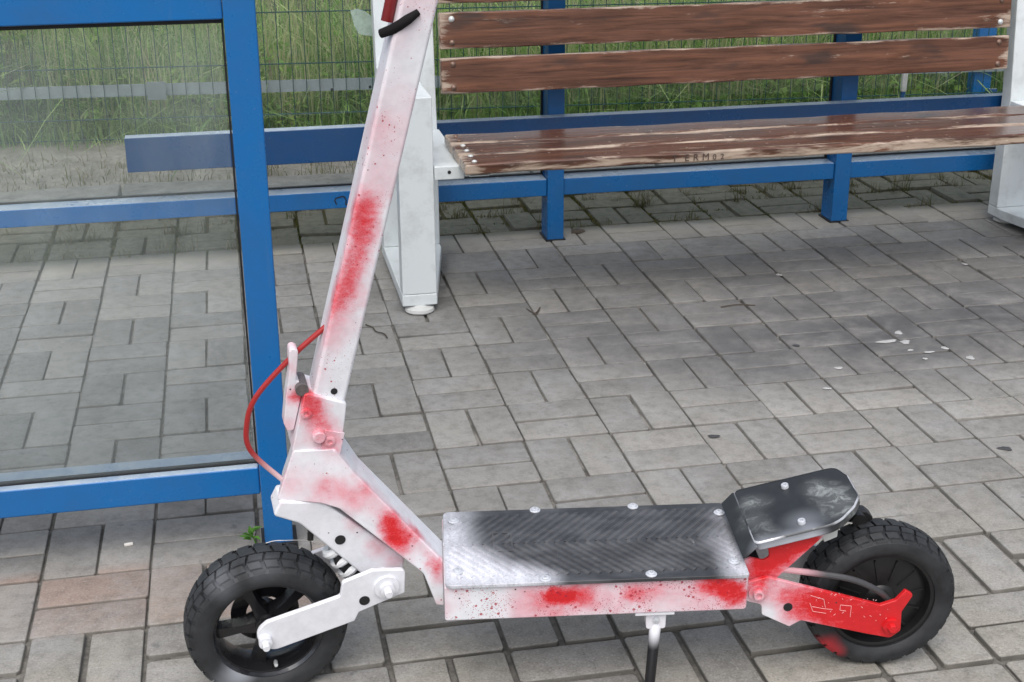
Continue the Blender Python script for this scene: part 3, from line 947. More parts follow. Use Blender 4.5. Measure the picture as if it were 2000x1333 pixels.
# pale leaf-shaped mark on the back pane
stv = [(0.188, 0.748), (0.21, 0.753), (0.234, 0.744), (0.254, 0.726), (0.268, 0.695), (0.274, 0.675), (0.25, 0.670), (0.231, 0.672), (0.211, 0.677), (0.197, 0.705)]
b = MB()
b.prism(stv, lambda p, q, w: (p, w, q), BY + 0.0755, BY + 0.0763)
part(b, 'pane_mark', M['pale_mark'], 0.0)

# ================================================================== FENCE
def fy(x):
    return 2.76 - 0.078 * (x - 0.12)


fe = empty('mesh_fence', (1.0, fy(1.0), 0))
tag(fe, 'green wire mesh fence with grey bracing strip behind the shelter', 'fence')
fei = Matrix.Translation((-1.0, -fy(1.0), 0))


def fpart(b, name, mat, bevel=0.0, parent=fe):
    o = b.build(name, mat, None, bevel)
    o.parent = parent
    o.matrix_parent_inverse = fei
    return o


w = MB()
x = -3.2
while x < 6.2:
    y = fy(x)
    k = 0.02
    pts = [(x, y, -0.02), (x + .001, y - 0.002, 0.03), (x, y + k, 0.062), (x - .001, y, 0.10), (x, y, 0.9), (x, y + k, 0.93), (x, y, 0.97), (x, y, 1.25)]
    w.tube(pts, 0.0019, 5, False)
    x += 0.0555
wv = fpart(w, 'wire_mesh', M['wire'])
wv['kind'] = 'stuff'
for z_ in (0.014, 0.10, 0.312, 0.525, 0.74, 0.92, 1.0, 1.2):
    fpart(MB().tube([(-3.2, fy(-3.2) - 0.006, z_), (6.2, fy(6.2) - 0.006, z_)], 0.0027, 6), 'horizontal_wire', M['wire'])
strip = MB()
strip.add([(-3.2, fy(-3.2) + .012, .190), (6.2, fy(6.2) + .012, .190), (6.2, fy(6.2) + .012, .240), (-3.2, fy(-3.2) + .012, .240),
           (-3.2, fy(-3.2) + .018, .190), (6.2, fy(6.2) + .018, .190), (6.2, fy(6.2) + .018, .240), (-3.2, fy(-3.2) + .018, .240)],
          [(0, 1, 2, 3), (7, 6, 5, 4), (0, 4, 5, 1), (3, 2, 6, 7), (0, 3, 7, 4), (1, 5, 6, 2)])
st_ = fpart(strip, 'bracing_strip', M['galv'])
cp = MB().box(-0.53, -0.452, fy(-.5) - 0.012, fy(-.5) - 0.006, 0.176, 0.252)
cpo = fpart(cp, 'clamp_plate', M['plate'], 0.001)
for bx_ in (-0.518, -0.464):
    for bz_ in (0.188, 0.241):
        bo = fpart(MB().lathe([(0.0, 0.012), (0.007, 0.011), (0.0095, 0.006), (0.0095, 0.0)], (bx_, fy(-.5) - 0.012, bz_), (0, -1, 0), (1, 0, 0), 12), 'bolt', M['boltw'], parent=cpo)
# blue fence post at the right, and a stake
fpart(MB().box(3.10, 3.185, fy(3.1) + .03, fy(3.1) + .09, -0.05, 1.3), 'fence_post', M['blue'], 0.003)
fpart(MB().box(-2.25, -2.165, fy(-2.2) + .03, fy(-2.2) + .09, -0.05, 1.3), 'fence_post', M['blue'], 0.003)
fpart(MB().box(3.155, 3.195, fy(3.1) - .012, fy(3.1) - .004, 0.0, 0.115), 'post_clip', M['bluebar'], 0.001)
stk = MB().box(2.722, 2.742, fy(2.73) - .06, fy(2.73) - .045, -0.05, 0.125).build('marker_stake', M['bluebar'], None, 0.002)
tag(stk, 'short stake with pale top in front of the mesh fence', 'stake')
so2 = MB().box(2.720, 2.744, fy(2.73) - .062, fy(2.73) - .043, 0.1255, 0.22).build('stake_cap', M['dropping'], stk, 0.003)

# ================================================================== MEADOW GRASS (stuff)
def blades(N, xr, yfun, hfun, wr, lean, matname, objname, z0=0.0, segs=3):
    X = rng.uniform(xr[0], xr[1], N)
    Y = yfun(X, N)
    H = hfun(X, Y, N)
    W = rng.uniform(wr[0], wr[1], N)
    az = rng.uniform(0, 2 * np.pi, N)
    la = np.abs(rng.normal(0, lean, N))
    fa = rng.uniform(0, 2 * np.pi, N)
    V = []
    ts = np.linspace(0, 1, segs + 1)
    for t_ in ts:
        off = H * la * t_ ** 2
        cx_ = X + np.cos(az) * off
        cy_ = Y + np.sin(az) * off
        cz_ = z0 + H * (t_ - 0.35 * la * t_ ** 2)
        wd = W * (1 - t_) ** 0.6 * 0.5 if t_ < 1 else W * 0.04
        dx, dy = np.cos(fa) * wd, np.sin(fa) * wd
        V.append(np.stack([cx_ - dx, cy_ - dy, cz_], 1))
        V.append(np.stack([cx_ + dx, cy_ + dy, cz_], 1))
    V = np.stack(V, 1)                       # N, 2(segs+1), 3
    nv = 2 * (segs + 1)
    base = (np.arange(N) * nv)[:, None]
    F = np.concatenate([np.stack([base[:, 0] + 2 * s, base[:, 0] + 2 * s + 1, base[:, 0] + 2 * s + 3, base[:, 0] + 2 * s + 2], 1) for s in range(segs)], 0)
    me = raw_mesh(objname, V.reshape(-1, 3), F, M[matname], True)
    o = bpy.data.objects.new(objname, me)
    COL.objects.link(o)
    o['kind'] = 'stuff'
    return o


fyv = lambda X: 2.76 - 0.078 * (X - 0.12)
clump = lambda X, Y: 0.5 + 0.5 * np.sin(X * 3.1 + 1.3 * np.sin(Y * 4.0)) * np.sin(X * 7.7 + Y * 5.0)
ghf = lambda X, Y, N: (0.10 + 0.50 * np.clip((Y - fyv(X)) / 0.5, 0.0, 1)) * (0.55 + 0.6 * clump(X, Y)) * rng.uniform(0.5, 1.3, N)
o = blades(13000, (-2.6, 5.4), lambda X, N: fyv(X) + 0.05 + rng.beta(1.0, 2.1, N) * 2.2, ghf, (0.006, 0.019), 1.05, 'grass', 'meadow_grass', 0.0, 5)
tag(o, 'tall dense meadow grass growing behind the wire fence', 'grass')
o = blades(2600, (-2.6, 5.4), lambda X, N: fyv(X) + 0.08 + rng.beta(1.0, 2.0, N) * 1.2, lambda X, Y, N: 0.45 + 0.35 * rng.random(N), (0.004, 0.007), 0.22, 'stalk', 'grass_stalks', 0.0, 5)
tag(o, 'pale flowering grass stalks standing among the meadow grass', 'grass')
# leafy weeds mixed into the grass
NW = 5200
wx = rng.uniform(-2.4, 5.2, NW)
wx = np.where(rng.random(NW) < 0.7, np.round(wx * 2.7) / 2.7 + rng.normal(0, 0.07, NW), wx)
wy = fyv(wx) + 0.06 + rng.beta(1, 2.2, NW) * 1.3
wz = rng.uniform(0.02, 0.52, NW) * np.clip(0.35 + (wy - fyv(wx)) * 1.6, 0, 1.0) * (0.5 + 0.7 * clump(wx, wy))
waz, wel = rng.uniform(0, 6.28, NW), rng.uniform(-0.5, 0.9, NW)
wL = rng.uniform(0.025, 0.075, NW)
wd3 = np.stack([np.cos(waz) * np.cos(wel), np.sin(waz) * np.cos(wel), np.sin(wel)], 1)
ws3 = np.stack([-np.sin(waz), np.cos(waz), rng.normal(0, .3, NW)], 1)
wc = np.stack([wx, wy, wz], 1)
wV = np.stack([wc, wc + wd3 * (wL * .45)[:, None] + ws3 * (wL * .2)[:, None], wc + wd3 * wL[:, None] - np.array([0, 0, 1]) * (wL * .25)[:, None], wc + wd3 * (wL * .45)[:, None] - ws3 * (wL * .2)[:, None]], 1)
wF = (np.arange(NW) * 4)[:, None] + np.array([0, 1, 2, 3])[None]
o = bpy.data.objects.new('meadow_weeds', raw_mesh('meadow_weeds', wV.reshape(-1, 3), wF, M['broad']))
COL.objects.link(o)
tag(o, 'leafy green weeds mixed into the tall meadow grass', 'weeds', None, 'stuff')
o = blades(9000, (-2.6, 5.4), lambda X, N: fyv(X) - 0.16 + rng.beta(2.2, 1.3, N) * 0.42,
           lambda X, Y, N: rng.uniform(0.03, 0.15, N) * (0.6 + 0.7 * np.sin(X * 4.1) ** 2), (0.003, 0.007), 0.45, 'grass', 'fence_grass', -0.01, 3)
tag(o, 'short green grass fringe along the foot of the fence', 'grass')
o = blades(5200, (-2.4, 4.5), lambda X, N: np.where(rng.random(N) < 0.55, 2.42 + rng.normal(0, .10, N), 2.02 + np.abs(rng.normal(0, .16, N))),
           lambda X, Y, N: rng.uniform(0.015, 0.07, N), (0.002, 0.005), 0.9, 'straw', 'withered_grass', -0.008, 3)
tag(o, 'withered straw-coloured grass on the bare soil before the fence', 'grass')
# tufts and moss in the joints along the back edge of the pavement
jx = []
for k in range(460):
    gx_ = round(random.uniform(-7, 14)) * 0.2 + random.gauss(0, 0.01) if random.random() < .5 else random.uniform(-1.4, 2.8)
    gy_ = random.choice([1.2, 1.4, 1.5, 1.6, 1.6, 1.62]) + random.gauss(0, 0.012)
    jx.append((gx_, gy_, random.random() ** 2))
jx = np.array(jx)
def jy(X, N):
    global _sel
    _sel = rng.integers(0, len(jx), N)
    X[:] = jx[_sel, 0] + rng.normal(0, 0.018, N)
    return jx[_sel, 1] + rng.normal(0, 0.010, N)
o = blades(8500, (0, 1), jy, lambda X, Y, N: (0.012 + 0.065 * jx[_sel, 2]) * rng.uniform(0.4, 1.2, N), (0.0015, 0.004), 0.8, 'straw', 'joint_weeds', -0.006, 3)
tag(o, 'tufts of dry weeds in the paving joints under the back wall', 'weeds')
def jy2(X, N):
    a = rng.random(N) < 0.5
    gx_ = np.round(rng.uniform(-7, 14, N)) * 0.2
    gy_ = rng.choice([1.2, 1.3, 1.4, 1.5, 1.6], N)
    X[:] = np.where(a, gx_ + rng.normal(0, .004, N), rng.uniform(-1.4, 2.8, N))
    return np.where(a, rng.uniform(1.18, 1.6, N), gy_ + rng.normal(0, .004, N))
o = blades(9000, (0, 1), jy2, lambda X, Y, N: rng.uniform(0.004, 0.013, N), (0.003, 0.007), 0.7, 'moss', 'joint_moss', -0.008, 2)
tag(o, 'green brown moss lining the joints of the back paving rows', 'moss')

# broad-leaved plant behind the fence at the far left
bp = empty('leafy_bush', (-1.25, 3.15, 0))
tag(bp, 'bright green broad-leaved bush behind the fence at the upper left', 'bush')
lv, st2 = MB(), MB()
rr = random.Random(3)
for k in range(34):
    bx_, by_ = rr.gauss(0, 0.17), rr.uniform(-0.22, 0.25)
    h_ = rr.uniform(0.35, 0.72)
    lx, ly = rr.gauss(0, .06), rr.gauss(0, .06)
    st2.tube([(bx_, by_, 0), (bx_ + lx * .5, by_ + ly * .5, h_ * .5), (bx_ + lx, by_ + ly, h_)], [0.004, 0.003, 0.0015], 5)
    for q in range(9):
        t_ = rr.uniform(0.25, 1.0)
        c_ = Vector((bx_ + lx * t_, by_ + ly * t_, h_ * t_))
        az_, el_ = rr.uniform(0, 6.28), rr.uniform(-.5, .7)
        d_ = Vector((math.cos(az_) * math.cos(el_), math.sin(az_) * math.cos(el_), math.sin(el_)))
        s_ = d_.cross(Vector((0, 0, 1))).normalized()
        L_ = rr.uniform(0.05, 0.10)
        W_ = L_ * 0.22
        n_ = s_.cross(d_)
        lv.add([c_, c_ + d_ * L_ * .35 + s_ * W_ + n_ * .005, c_ + d_ * L_ * .75 + s_ * W_ * .7 + n_ * .004, c_ + d_ * L_ - n_ * .01, c_ + d_ * L_ * .75 - s_ * W_ * .7 + n_ * .004, c_ + d_ * L_ * .35 - s_ * W_ + n_ * .005],
               [(0, 1, 2, 3), (0, 3, 4, 5)], True)
lv.build('foliage', M['broad'], bp, angle=80)
st2.build('stems', M['straw'], bp)

# ================================================================== BENCH
bn = empty('park_bench', (1.335, 0.65, 0))
tag(bn, 'white metal framed park bench with worn brown wooden slats inside the shelter', 'bench')
bni = Matrix.Translation((-1.335, -0.65, 0))


def bpart(b, name, mat, bevel=0.003, parent=bn):
    o = b.build(name, mat, None, bevel)
    o.parent = parent
    o.matrix_parent_inverse = bni
    return o


TILT = math.tan(rad(6))
def side(x0, x1, beam0, beam1):
    """x0..x1 full width, leg on the outer half, beam on the inner half"""
    lo0, lo1 = (x0, beam0) if beam0 > x0 else (beam1, x1)
    # inner edge just inside the seat beam
    ux0, ux1 = (x0, x1 - .006) if lo0 == x0 else (x0, x1)
    up = MB()
    # rear upright, leaning back above the seat
    up.add([(ux0, .93, .0555), (ux1, .93, .0555), (ux1, .985, .0555), (ux0, .985, .0555),
            (ux0, .93, .43), (ux1, .93, .43), (ux1, .985, .43), (ux0, .985, .43),
            (ux0, .93 + .57 * TILT, 1.0), (ux1, .93 + .57 * TILT, 1.0), (ux1, .985 + .57 * TILT, 1.0), (ux0, .985 + .57 * TILT, 1.0)],
           [(3, 2, 1, 0), (0, 1, 5, 4), (1, 2, 6, 5), (2, 3, 7, 6), (3, 0, 4, 7), (4, 5, 9, 8), (5, 6, 10, 9), (6, 7, 11, 10), (7, 4, 8, 11), (8, 9, 10, 11)])
    u = bpart(up, 'upright', M['bench_white'])
    bpart(MB().box(lo0 + .0005, lo1 - .0005, 0.475, 0.535, 0.0555, 0.607), 'front_leg', M['bench_white'])
    bpart(MB().box(lo0 + .0005, lo1 - .0005, 0.5355, 0.952, 0.570, 0.6065), 'armrest', M['bench_white'])
    if lo0 == x0:
        bpoly = [(x0 - .001, .4745), (lo1, .4745), (ux1, .90), (ux1, .986), (x0 - .001, .986)]
    else:
        bpoly = [(x1 + .001, .4745), (lo0, .4745), (ux0, .90), (ux0, .986), (x1 + .001, .986)]
    bpart(MB().prism(bpoly, lambda p, q, w: (p, q, w), 0.022, 0.055), 'base_bar', M['bench_white'])
    bpart(MB().box(beam0 + .001, beam1, 0.475, 0.929, 0.379, 0.417), 'seat_beam', M['bench_white'])
    hx = (beam0 + beam1) / 2
    hb_ = bpart(MB().lathe([(0.005, 0), (0.005, 0.0008), (0, 0.0008)], (hx, 0.4747, 0.40), (0, -1, 0), (1, 0, 0), 10), 'bolt_hole', M['gasket'], 0)
    for fy_ in (0.47, 0.93):
        fx_ = (lo0 + lo1) / 2 if (x0 < 1 or fy_ < .6) else x0 + .05
        bpart(MB().lathe([(0.0, 0.0), (0.036, 0.0), (0.042, 0.006), (0.040, 0.014), (0.022, 0.0195), (0.018, 0.024)], (fx_, fy_ + .02, 0.0), (0, 0, 1), (1, 0, 0), 24), 'foot', M['foot_plastic'], 0)
    return u


side(0.24, 0.421, 0.337, 0.421)
side(2.305, 2.486, 2.305, 2.389)
# the seat clip that peeps out under the left end of the seat
bpart(MB().box(0.4215, 0.475, 0.395, 0.44, 0.405, 0.4085), 'seat_clip', M['bench_white'], 0)
bpart(MB().box(2.20, 2.3045, 0.395, 0.44, 0.405, 0.4085), 'seat_clip', M['bench_white'], 0)


def board(name, x0, x1, yc, zc, dy, dz, tilt, mat):
    b = MB()
    L_ = x1 - x0
    nseg = 24
    vs = []
    rr = random.Random(int(yc * 1000 + zc * 100))
    for i in range(nseg + 1):
        xq = -L_ / 2 + L_ * i / nseg
        e1, e2 = 0.0012 * math.sin(i * 1.7 + zc * 9) + rr.uniform(-.0008, .0008), 0.0012 * math.sin(i * 1.1 + yc * 13) + rr.uniform(-.0008, .0008)
        vs += [(xq, -dy / 2 + e1 * .4, -dz / 2 + e1), (xq, dy / 2, -dz / 2 + e2), (xq, dy / 2 + e2 * .4, dz / 2 + e2), (xq, -dy / 2, dz / 2 + e1)]
    fs = [(0, 1, 2, 3), tuple(4 * nseg + q for q in (3, 2, 1, 0))]
    for i in range(nseg):
        for k in range(4):
            k2 = (k + 1) % 4
            fs.append((4 * i + k, 4 * i + k2, 4 * i + 4 + k2, 4 * i + 4 + k))
    b.add(vs, fs)
    o = b.build(name, mat, bn, 0.004, 2)
    o.location = Vector(((x0 + x1) / 2, yc, zc)) - Vector(bn.location)
    o.rotation_euler = (tilt, 0, 0)
    if dz < dy:
        o.modifiers['bevel'].width = 0.007
        o.modifiers['bevel'].segments = 3
    return o


def dome(parent, x, y, z, ax, mat, r=0.009):
    o = MB().lathe([(0.0, r * .62), (r * .5, r * .52), (r * .85, r * .28), (r, 0.0)], (x, y, z), ax, (1, 0, 0), 14).build('bolt', mat, parent)
    return o


for zlo, zhi in ((0.525, 0.630), (0.655, 0.760), (0.785, 0.890)):
    zc = (zlo + zhi) / 2
    yc = 0.905 + (zc - 0.43) * TILT
    o = board('back_slat', 0.428, 2.262, yc, zc, 0.034, zhi - zlo, -rad(6), M['wood_back'])
    for sx in (-1, 1):
        for dz_ in (-0.034, 0.034):
            pale = (zlo > .6 and zlo < .7) and ((sx < 0 and dz_ > 0) or (sx > 0 and dz_ < 0))
            dome(o, sx * (0.917 - 0.036), -0.0172, dz_, (0, -1, 0), M['steel'] if pale else M['boltdark'])
for yc in (0.4195, 0.5425, 0.6655):
    o = board('seat_board', 0.404, 2.300, yc, 0.4325, 0.112, 0.030, 0.0, M['wood_seat'])
    for sx in (-1, 1):
        for dy_ in (-0.03, 0.03):
            dome(o, sx * (0.948 - 0.03), dy_, 0.0152, (0, 0, 1), M['steel'] if (sx < 0 and yc < .6) else M['boltdark'], 0.0075)
    if yc < 0.45:
        front = o
# burnt letters on the front edge of the seat
for ch, xo in zip('TERM02', (0.972, 1.008, 1.032, 1.058, 1.088, 1.110)):
    cu = bpy.data.curves.new('letter', 'FONT')
    cu.body = ch
    cu.size = 0.027 if ch not in '02' else 0.022
    cu.extrude = 0.0002
    tmp = bpy.data.objects.new('letter', cu)
    COL.objects.link(tmp)
    dg = bpy.context.evaluated_depsgraph_get()
    me = bpy.data.meshes.new_from_object(tmp.evaluated_get(dg))
    bpy.data.objects.remove(tmp)
    me.materials.clear()
    me.materials.append(M['carve'])
    lo = bpy.data.objects.new('letter', me)
    COL.objects.link(lo)
    lo.parent = front
    lo.location = (xo - 1.352, -0.0584, -0.0085)
    lo.rotation_euler = (rad(90), 0, 0)

# ================================================================== SCOOTER (local axes: s forward, n to the viewer, u up)
A_ = rad(7.9)
LEAN = rad(2)
h3 = Vector((-math.cos(A_), math.sin(A_), 0))
n3 = Vector((-math.sin(A_), -math.cos(A_), 0))
u3 = Vector((0, 0, 1)) * math.cos(LEAN) + n3 * math.sin(LEAN)
nn3 = n3 * math.cos(LEAN) - Vector((0, 0, 1)) * math.sin(LEAN)
sct = empty('electric_scooter')
sct.matrix_world = Matrix.Translation((0.795, -1.325, 0.0)) @ Matrix((h3, nn3, u3)).transposed().to_4x4()
tag(sct, 'white electric scooter with red spray paint splashes parked on its kickstand', 'scooter')

STEER = rad(12)
ft = Vector((-0.253, 0, 0.967)).normalized()
ff = Vector((0.967, 0, 0.253)).normalized()
fpv = math.cos(STEER) * ff + math.sin(STEER) * Vector((0, 1, 0))
fnv = math.cos(STEER) * Vector((0, 1, 0)) - math.sin(STEER) * ff
FA = Vector((0.862, 0, 0.55))


def FK(p, q, r):                       # fork frame -> scooter frame
    return FA + p * fpv + q * ft + r * fnv


def BD(p, q, w):                       # body frame: p = s, q = u, w = n
    return Vector((p, w, q))


def sp_(b, name, mat, bevel=0.002, parent=sct, seg=2, angle=35):
    return b.build(name, mat, parent, bevel, seg, angle)


def ring(pts, n=6):
    """round the corners of a polygon given as (x, y, radius)"""
    out = []
    m = len(pts)
    for i in range(m):
        x, y, r = pts[i]
        if r <= 0:
            out.append((x, y))
            continue
        a = Vector(pts[i - 1][:2]) - Vector((x, y))
        b = Vector(pts[(i + 1) % m][:2]) - Vector((x, y))
        a.normalize(); b.normalize()
        ang = math.acos(max(-1, min(1, a.dot(b))))
        d = r / math.tan(ang / 2)
        bis = (a + b).normalized()
        c_ = Vector((x, y)) + bis * (r / math.sin(ang / 2))
        p0 = Vector((x, y)) + a * d
        p1 = Vector((x, y)) + b * d
        a0 = math.atan2((p0 - c_).y, (p0 - c_).x)
        a1 = math.atan2((p1 - c_).y, (p1 - c_).x)
        da = (a1 - a0 + math.pi) % (2 * math.pi) - math.pi
        for k in range(n + 1):
            th = a0 + da * k / n
            out.append((c_.x + r * math.cos(th), c_.y + r * math.sin(th)))
    return out


# ---- stem
stem = sp_(MB().prism([(-.019, -.046), (.032, -.046), (.032, .80), (-.019, .80)], FK, -0.027, 0.027), 'stem', M['p_stem'], 0.006, seg=3)
sp_(MB().lathe([(0.0052, 0), (0.0052, .0008), (0, .0008)], FK(0.002, -0.025, 0.0272), fnv, ft, 16), 'stem_hole', M['gasket'], 0, stem)
# rubber cable bush and red cable at the top of the stem
sp_(MB().tube([FK(.046, .508, .012), FK(.032, .520, .022), FK(.018, .538, .031), FK(.006, .550, .029)], [0.0062, 0.0072, 0.0068, 0.0045], 12), 'rubber_bush', M['rubber'], 0)
sp_(MB().tube([FK(.040, .525, .006), FK(.040, .56, .004), FK(.042, .62, .0), FK(.05, .80, .0)], 0.0085, 12), 'stem_cable', M['redcable'], 0)
# ---- folding clamp
clamp = sp_(MB().prism(ring([(.046, -.030, .006), (.046, -.130, .003), (-.022, -.134, .003), (-.025, -.09, .004), (-.0195, -.040, .004)]), FK, -0.034, 0.034), 'folding_clamp', M['p_clamp'], 0.002)
for (p_, q_, r_, o_) in ((0.038, -0.063, .0085, .0342), (-0.006, -0.104, .0085, .0377)):
    sp_(MB().lathe([(r_, 0), (r_, .0022), (r_ * .75, .003), (r_ * .45, .003), (r_ * .40, .001), (0, .001)], FK(p_, q_, o_), fnv, ft, 20), 'bolt', M['p_clamp'], 0, clamp)
sp_(MB().lathe([(.010, 0), (.010, .009), (.008, .011), (0, .011)], FK(0.012, -0.097, .034), fnv, ft, 20), 'clamp_button', M['p_clamp'], 0, clamp)
sp_(MB().prism([(-.026, -.088), (.004, -.086), (.004, -.124), (-.027, -.128)], FK, 0.0343, 0.0375), 'clamp_plate', M['p_clamp'], 0.001, clamp)
# ---- latch lever in front
lev = ring([(.081, .036, .006), (.066, .030, .004), (.060, -.018, .003), (.047, -.022, .002), (.047, -.100, 0), (.056, -.104, .003), (.064, -.092, .004), (.069, -.050, .01), (.073, .0, .01)])
latch = sp_(MB().prism(lev, FK, -0.006, 0.020), 'latch_lever', M['p_clamp'], 0.0015)
sp_(MB().tube([FK(.050, -.028, .030), FK(.050, -.028, -.012)], 0.010, 14), 'latch_spring', M['springdark'], 0, latch)
# ---- cable loop
def spline(P, n=8):
    P = [Vector(p) for p in P]
    Q = [P[0] * 2 - P[1]] + P + [P[-1] * 2 - P[-2]]
    out = []
    for i in range(1, len(Q) - 2):
        for k in range(n):
            t_ = k / n
            a, b, c_, d_ = Q[i - 1], Q[i], Q[i + 1], Q[i + 2]
            out.append(0.5 * ((2 * b) + (-a + c_) * t_ + (2 * a - 5 * b + 4 * c_ - d_) * t_ ** 2 + (-a + 3 * b - 3 * c_ + d_) * t_ ** 3))
    out.append(P[-1])
    return out


sp_(MB().tube(spline([FK(0.025, .068, 0), FK(0.033, .061, 0), FK(.071, .008, 0), FK(.109, -.061, 0), FK(.1145, -.110, 0), FK(.101, -.153, 0), FK(.049, -.195, 0), FK(.03, -.205, 0)]), 0.0042, 10), 'brake_cable', M['loop'], 0)
# ---- neck beam (body)
neck = ring([(.930, .436, .004), (.868, .432, .006), (.838, .383, .03), (.709, .224, 0), (.709, .140, 0), (.722, .142, .006), (.741, .202, .03), (.868, .331, .03), (.893, .343, .01), (.960, .352, .003)])
def NK(p, q, w):                       # the head widens towards the front
    k = min(1.0, max(0.0, (p - .835) / .05))
    return Vector((p, w * (1 + .45 * k), q))
sp_(MB().prism(neck, NK, -0.030, 0.030), 'neck_beam', M['p_neck'], 0.005, seg=3)
sp_(MB().tube([FK(.012, -.20, 0), FK(.012, -.228, 0)], 0.030, 20), 'headset', M['p_fork'], 0)
# ---- fork
fork = ring([(.049, -.214, 0), (.055, -.240, .006), (.012, -.250, .03), (-.114, -.341, .004), (-.171, -.322, .004), (-.168, -.297, .01), (-.024, -.2125, .012), (-.010, -.208, .006)])
fk = sp_(MB().prism(fork, FK, -0.012, 0.042), 'fork', M['p_fork'], 0.004, seg=3)
sp_(MB().lathe([(.0085, 0), (.0085, .0008), (0, .0008)], FK(-0.057, -.273, .0422), fnv, ft, 18), 'fork_hole', M['gasket'], 0, fk)
# ---- front swing arm
arm1 = ring([(-.111, -.306, .006), (-.163, -.300, .008), (-.172, -.343, .002), (-.106, -.385, .003), (-.103, -.402, .003), (.018, -.468, .020), (.055, -.440, .022), (.036, -.414, .010), (-.070, -.358, .006), (-.068, -.332, .006)])
a1 = sp_(MB().prism(arm1, FK, 0.064, 0.073), 'front_swing_arm', M['p_arm'], 0.0018)
sp_(MB().prism(arm1, FK, -0.073, -0.064), 'front_swing_arm', M['p_arm'], 0.0018)
sp_(MB().lathe([(.0, .026), (.0055, .026), (.0065, .024), (.0065, .014), (.0115, .014), (.0115, .006), (.020, .006), (.020, 0.0)], FK(-.139, -.332, .073), fnv, ft, 20), 'pivot_bolt', M['p_arm'], 0, a1)
sp_(MB().lathe([(.0, .024), (.005, .024), (.0058, .022), (.0058, .011), (.0105, .011), (.0105, .0)], FK(.0325, -.446, .073), fnv, ft, 20), 'axle_nut', M['p_arm'], 0, a1)
sp_(MB().lathe([(.0085, 0), (.0085, .0008), (0, .0008)], FK(-0.110, -.362, .0732), fnv, ft, 18), 'arm_hole', M['gasket'], 0, a1)
sp_(MB().tube([FK(-.139, -.332, -.07), FK(-.139, -.332, .07)], 0.014, 16), 'pivot_tube', M['p_arm'], 0)
# spring
hel = []
for k in range(0, 5 * 14 + 1):
    th = 2 * math.pi * k / 14
    q_ = k / 70.0
    c_ = FK(-.058 - .080 * q_, -.300 - .082 * q_, .014)
    ax = (FK(-.138, -.382, .014) - FK(-.058, -.300, .014)).normalized()
    e1 = fnv
    e2 = ax.cross(e1)
    hel.append(c_ + 0.019 * (math.cos(th) * e1 + math.sin(th) * e2))
sp_(MB().tube(hel, 0.0072, 8), 'suspension_spring', M['spring'], 0)
sp_(MB().tube([FK(-.045, -.285, .014), FK(-.150, -.395, .014)], 0.010, 12), 'damper', M['spring'], 0)
# fender stub behind the wheel, black
sp_(MB().prism(ring([(-.055, -.30, .004), (-.112, -.335, .004), (-.128, -.40, .006), (-.112, -.405, .003), (-.10, -.36, .01), (-.06, -.325, .01)]), FK, -0.03, 0.034), 'mudguard_stub', M['black'], 0.002)
# reflector tab and wire above the front tyre
sp_(MB().tube(spline([FK(-.015, -.255, .0), FK(-.018, -.285, .003), FK(-.020, -.30, .006)], 4), 0.005, 8), 'sensor_lead', M['black'], 0)

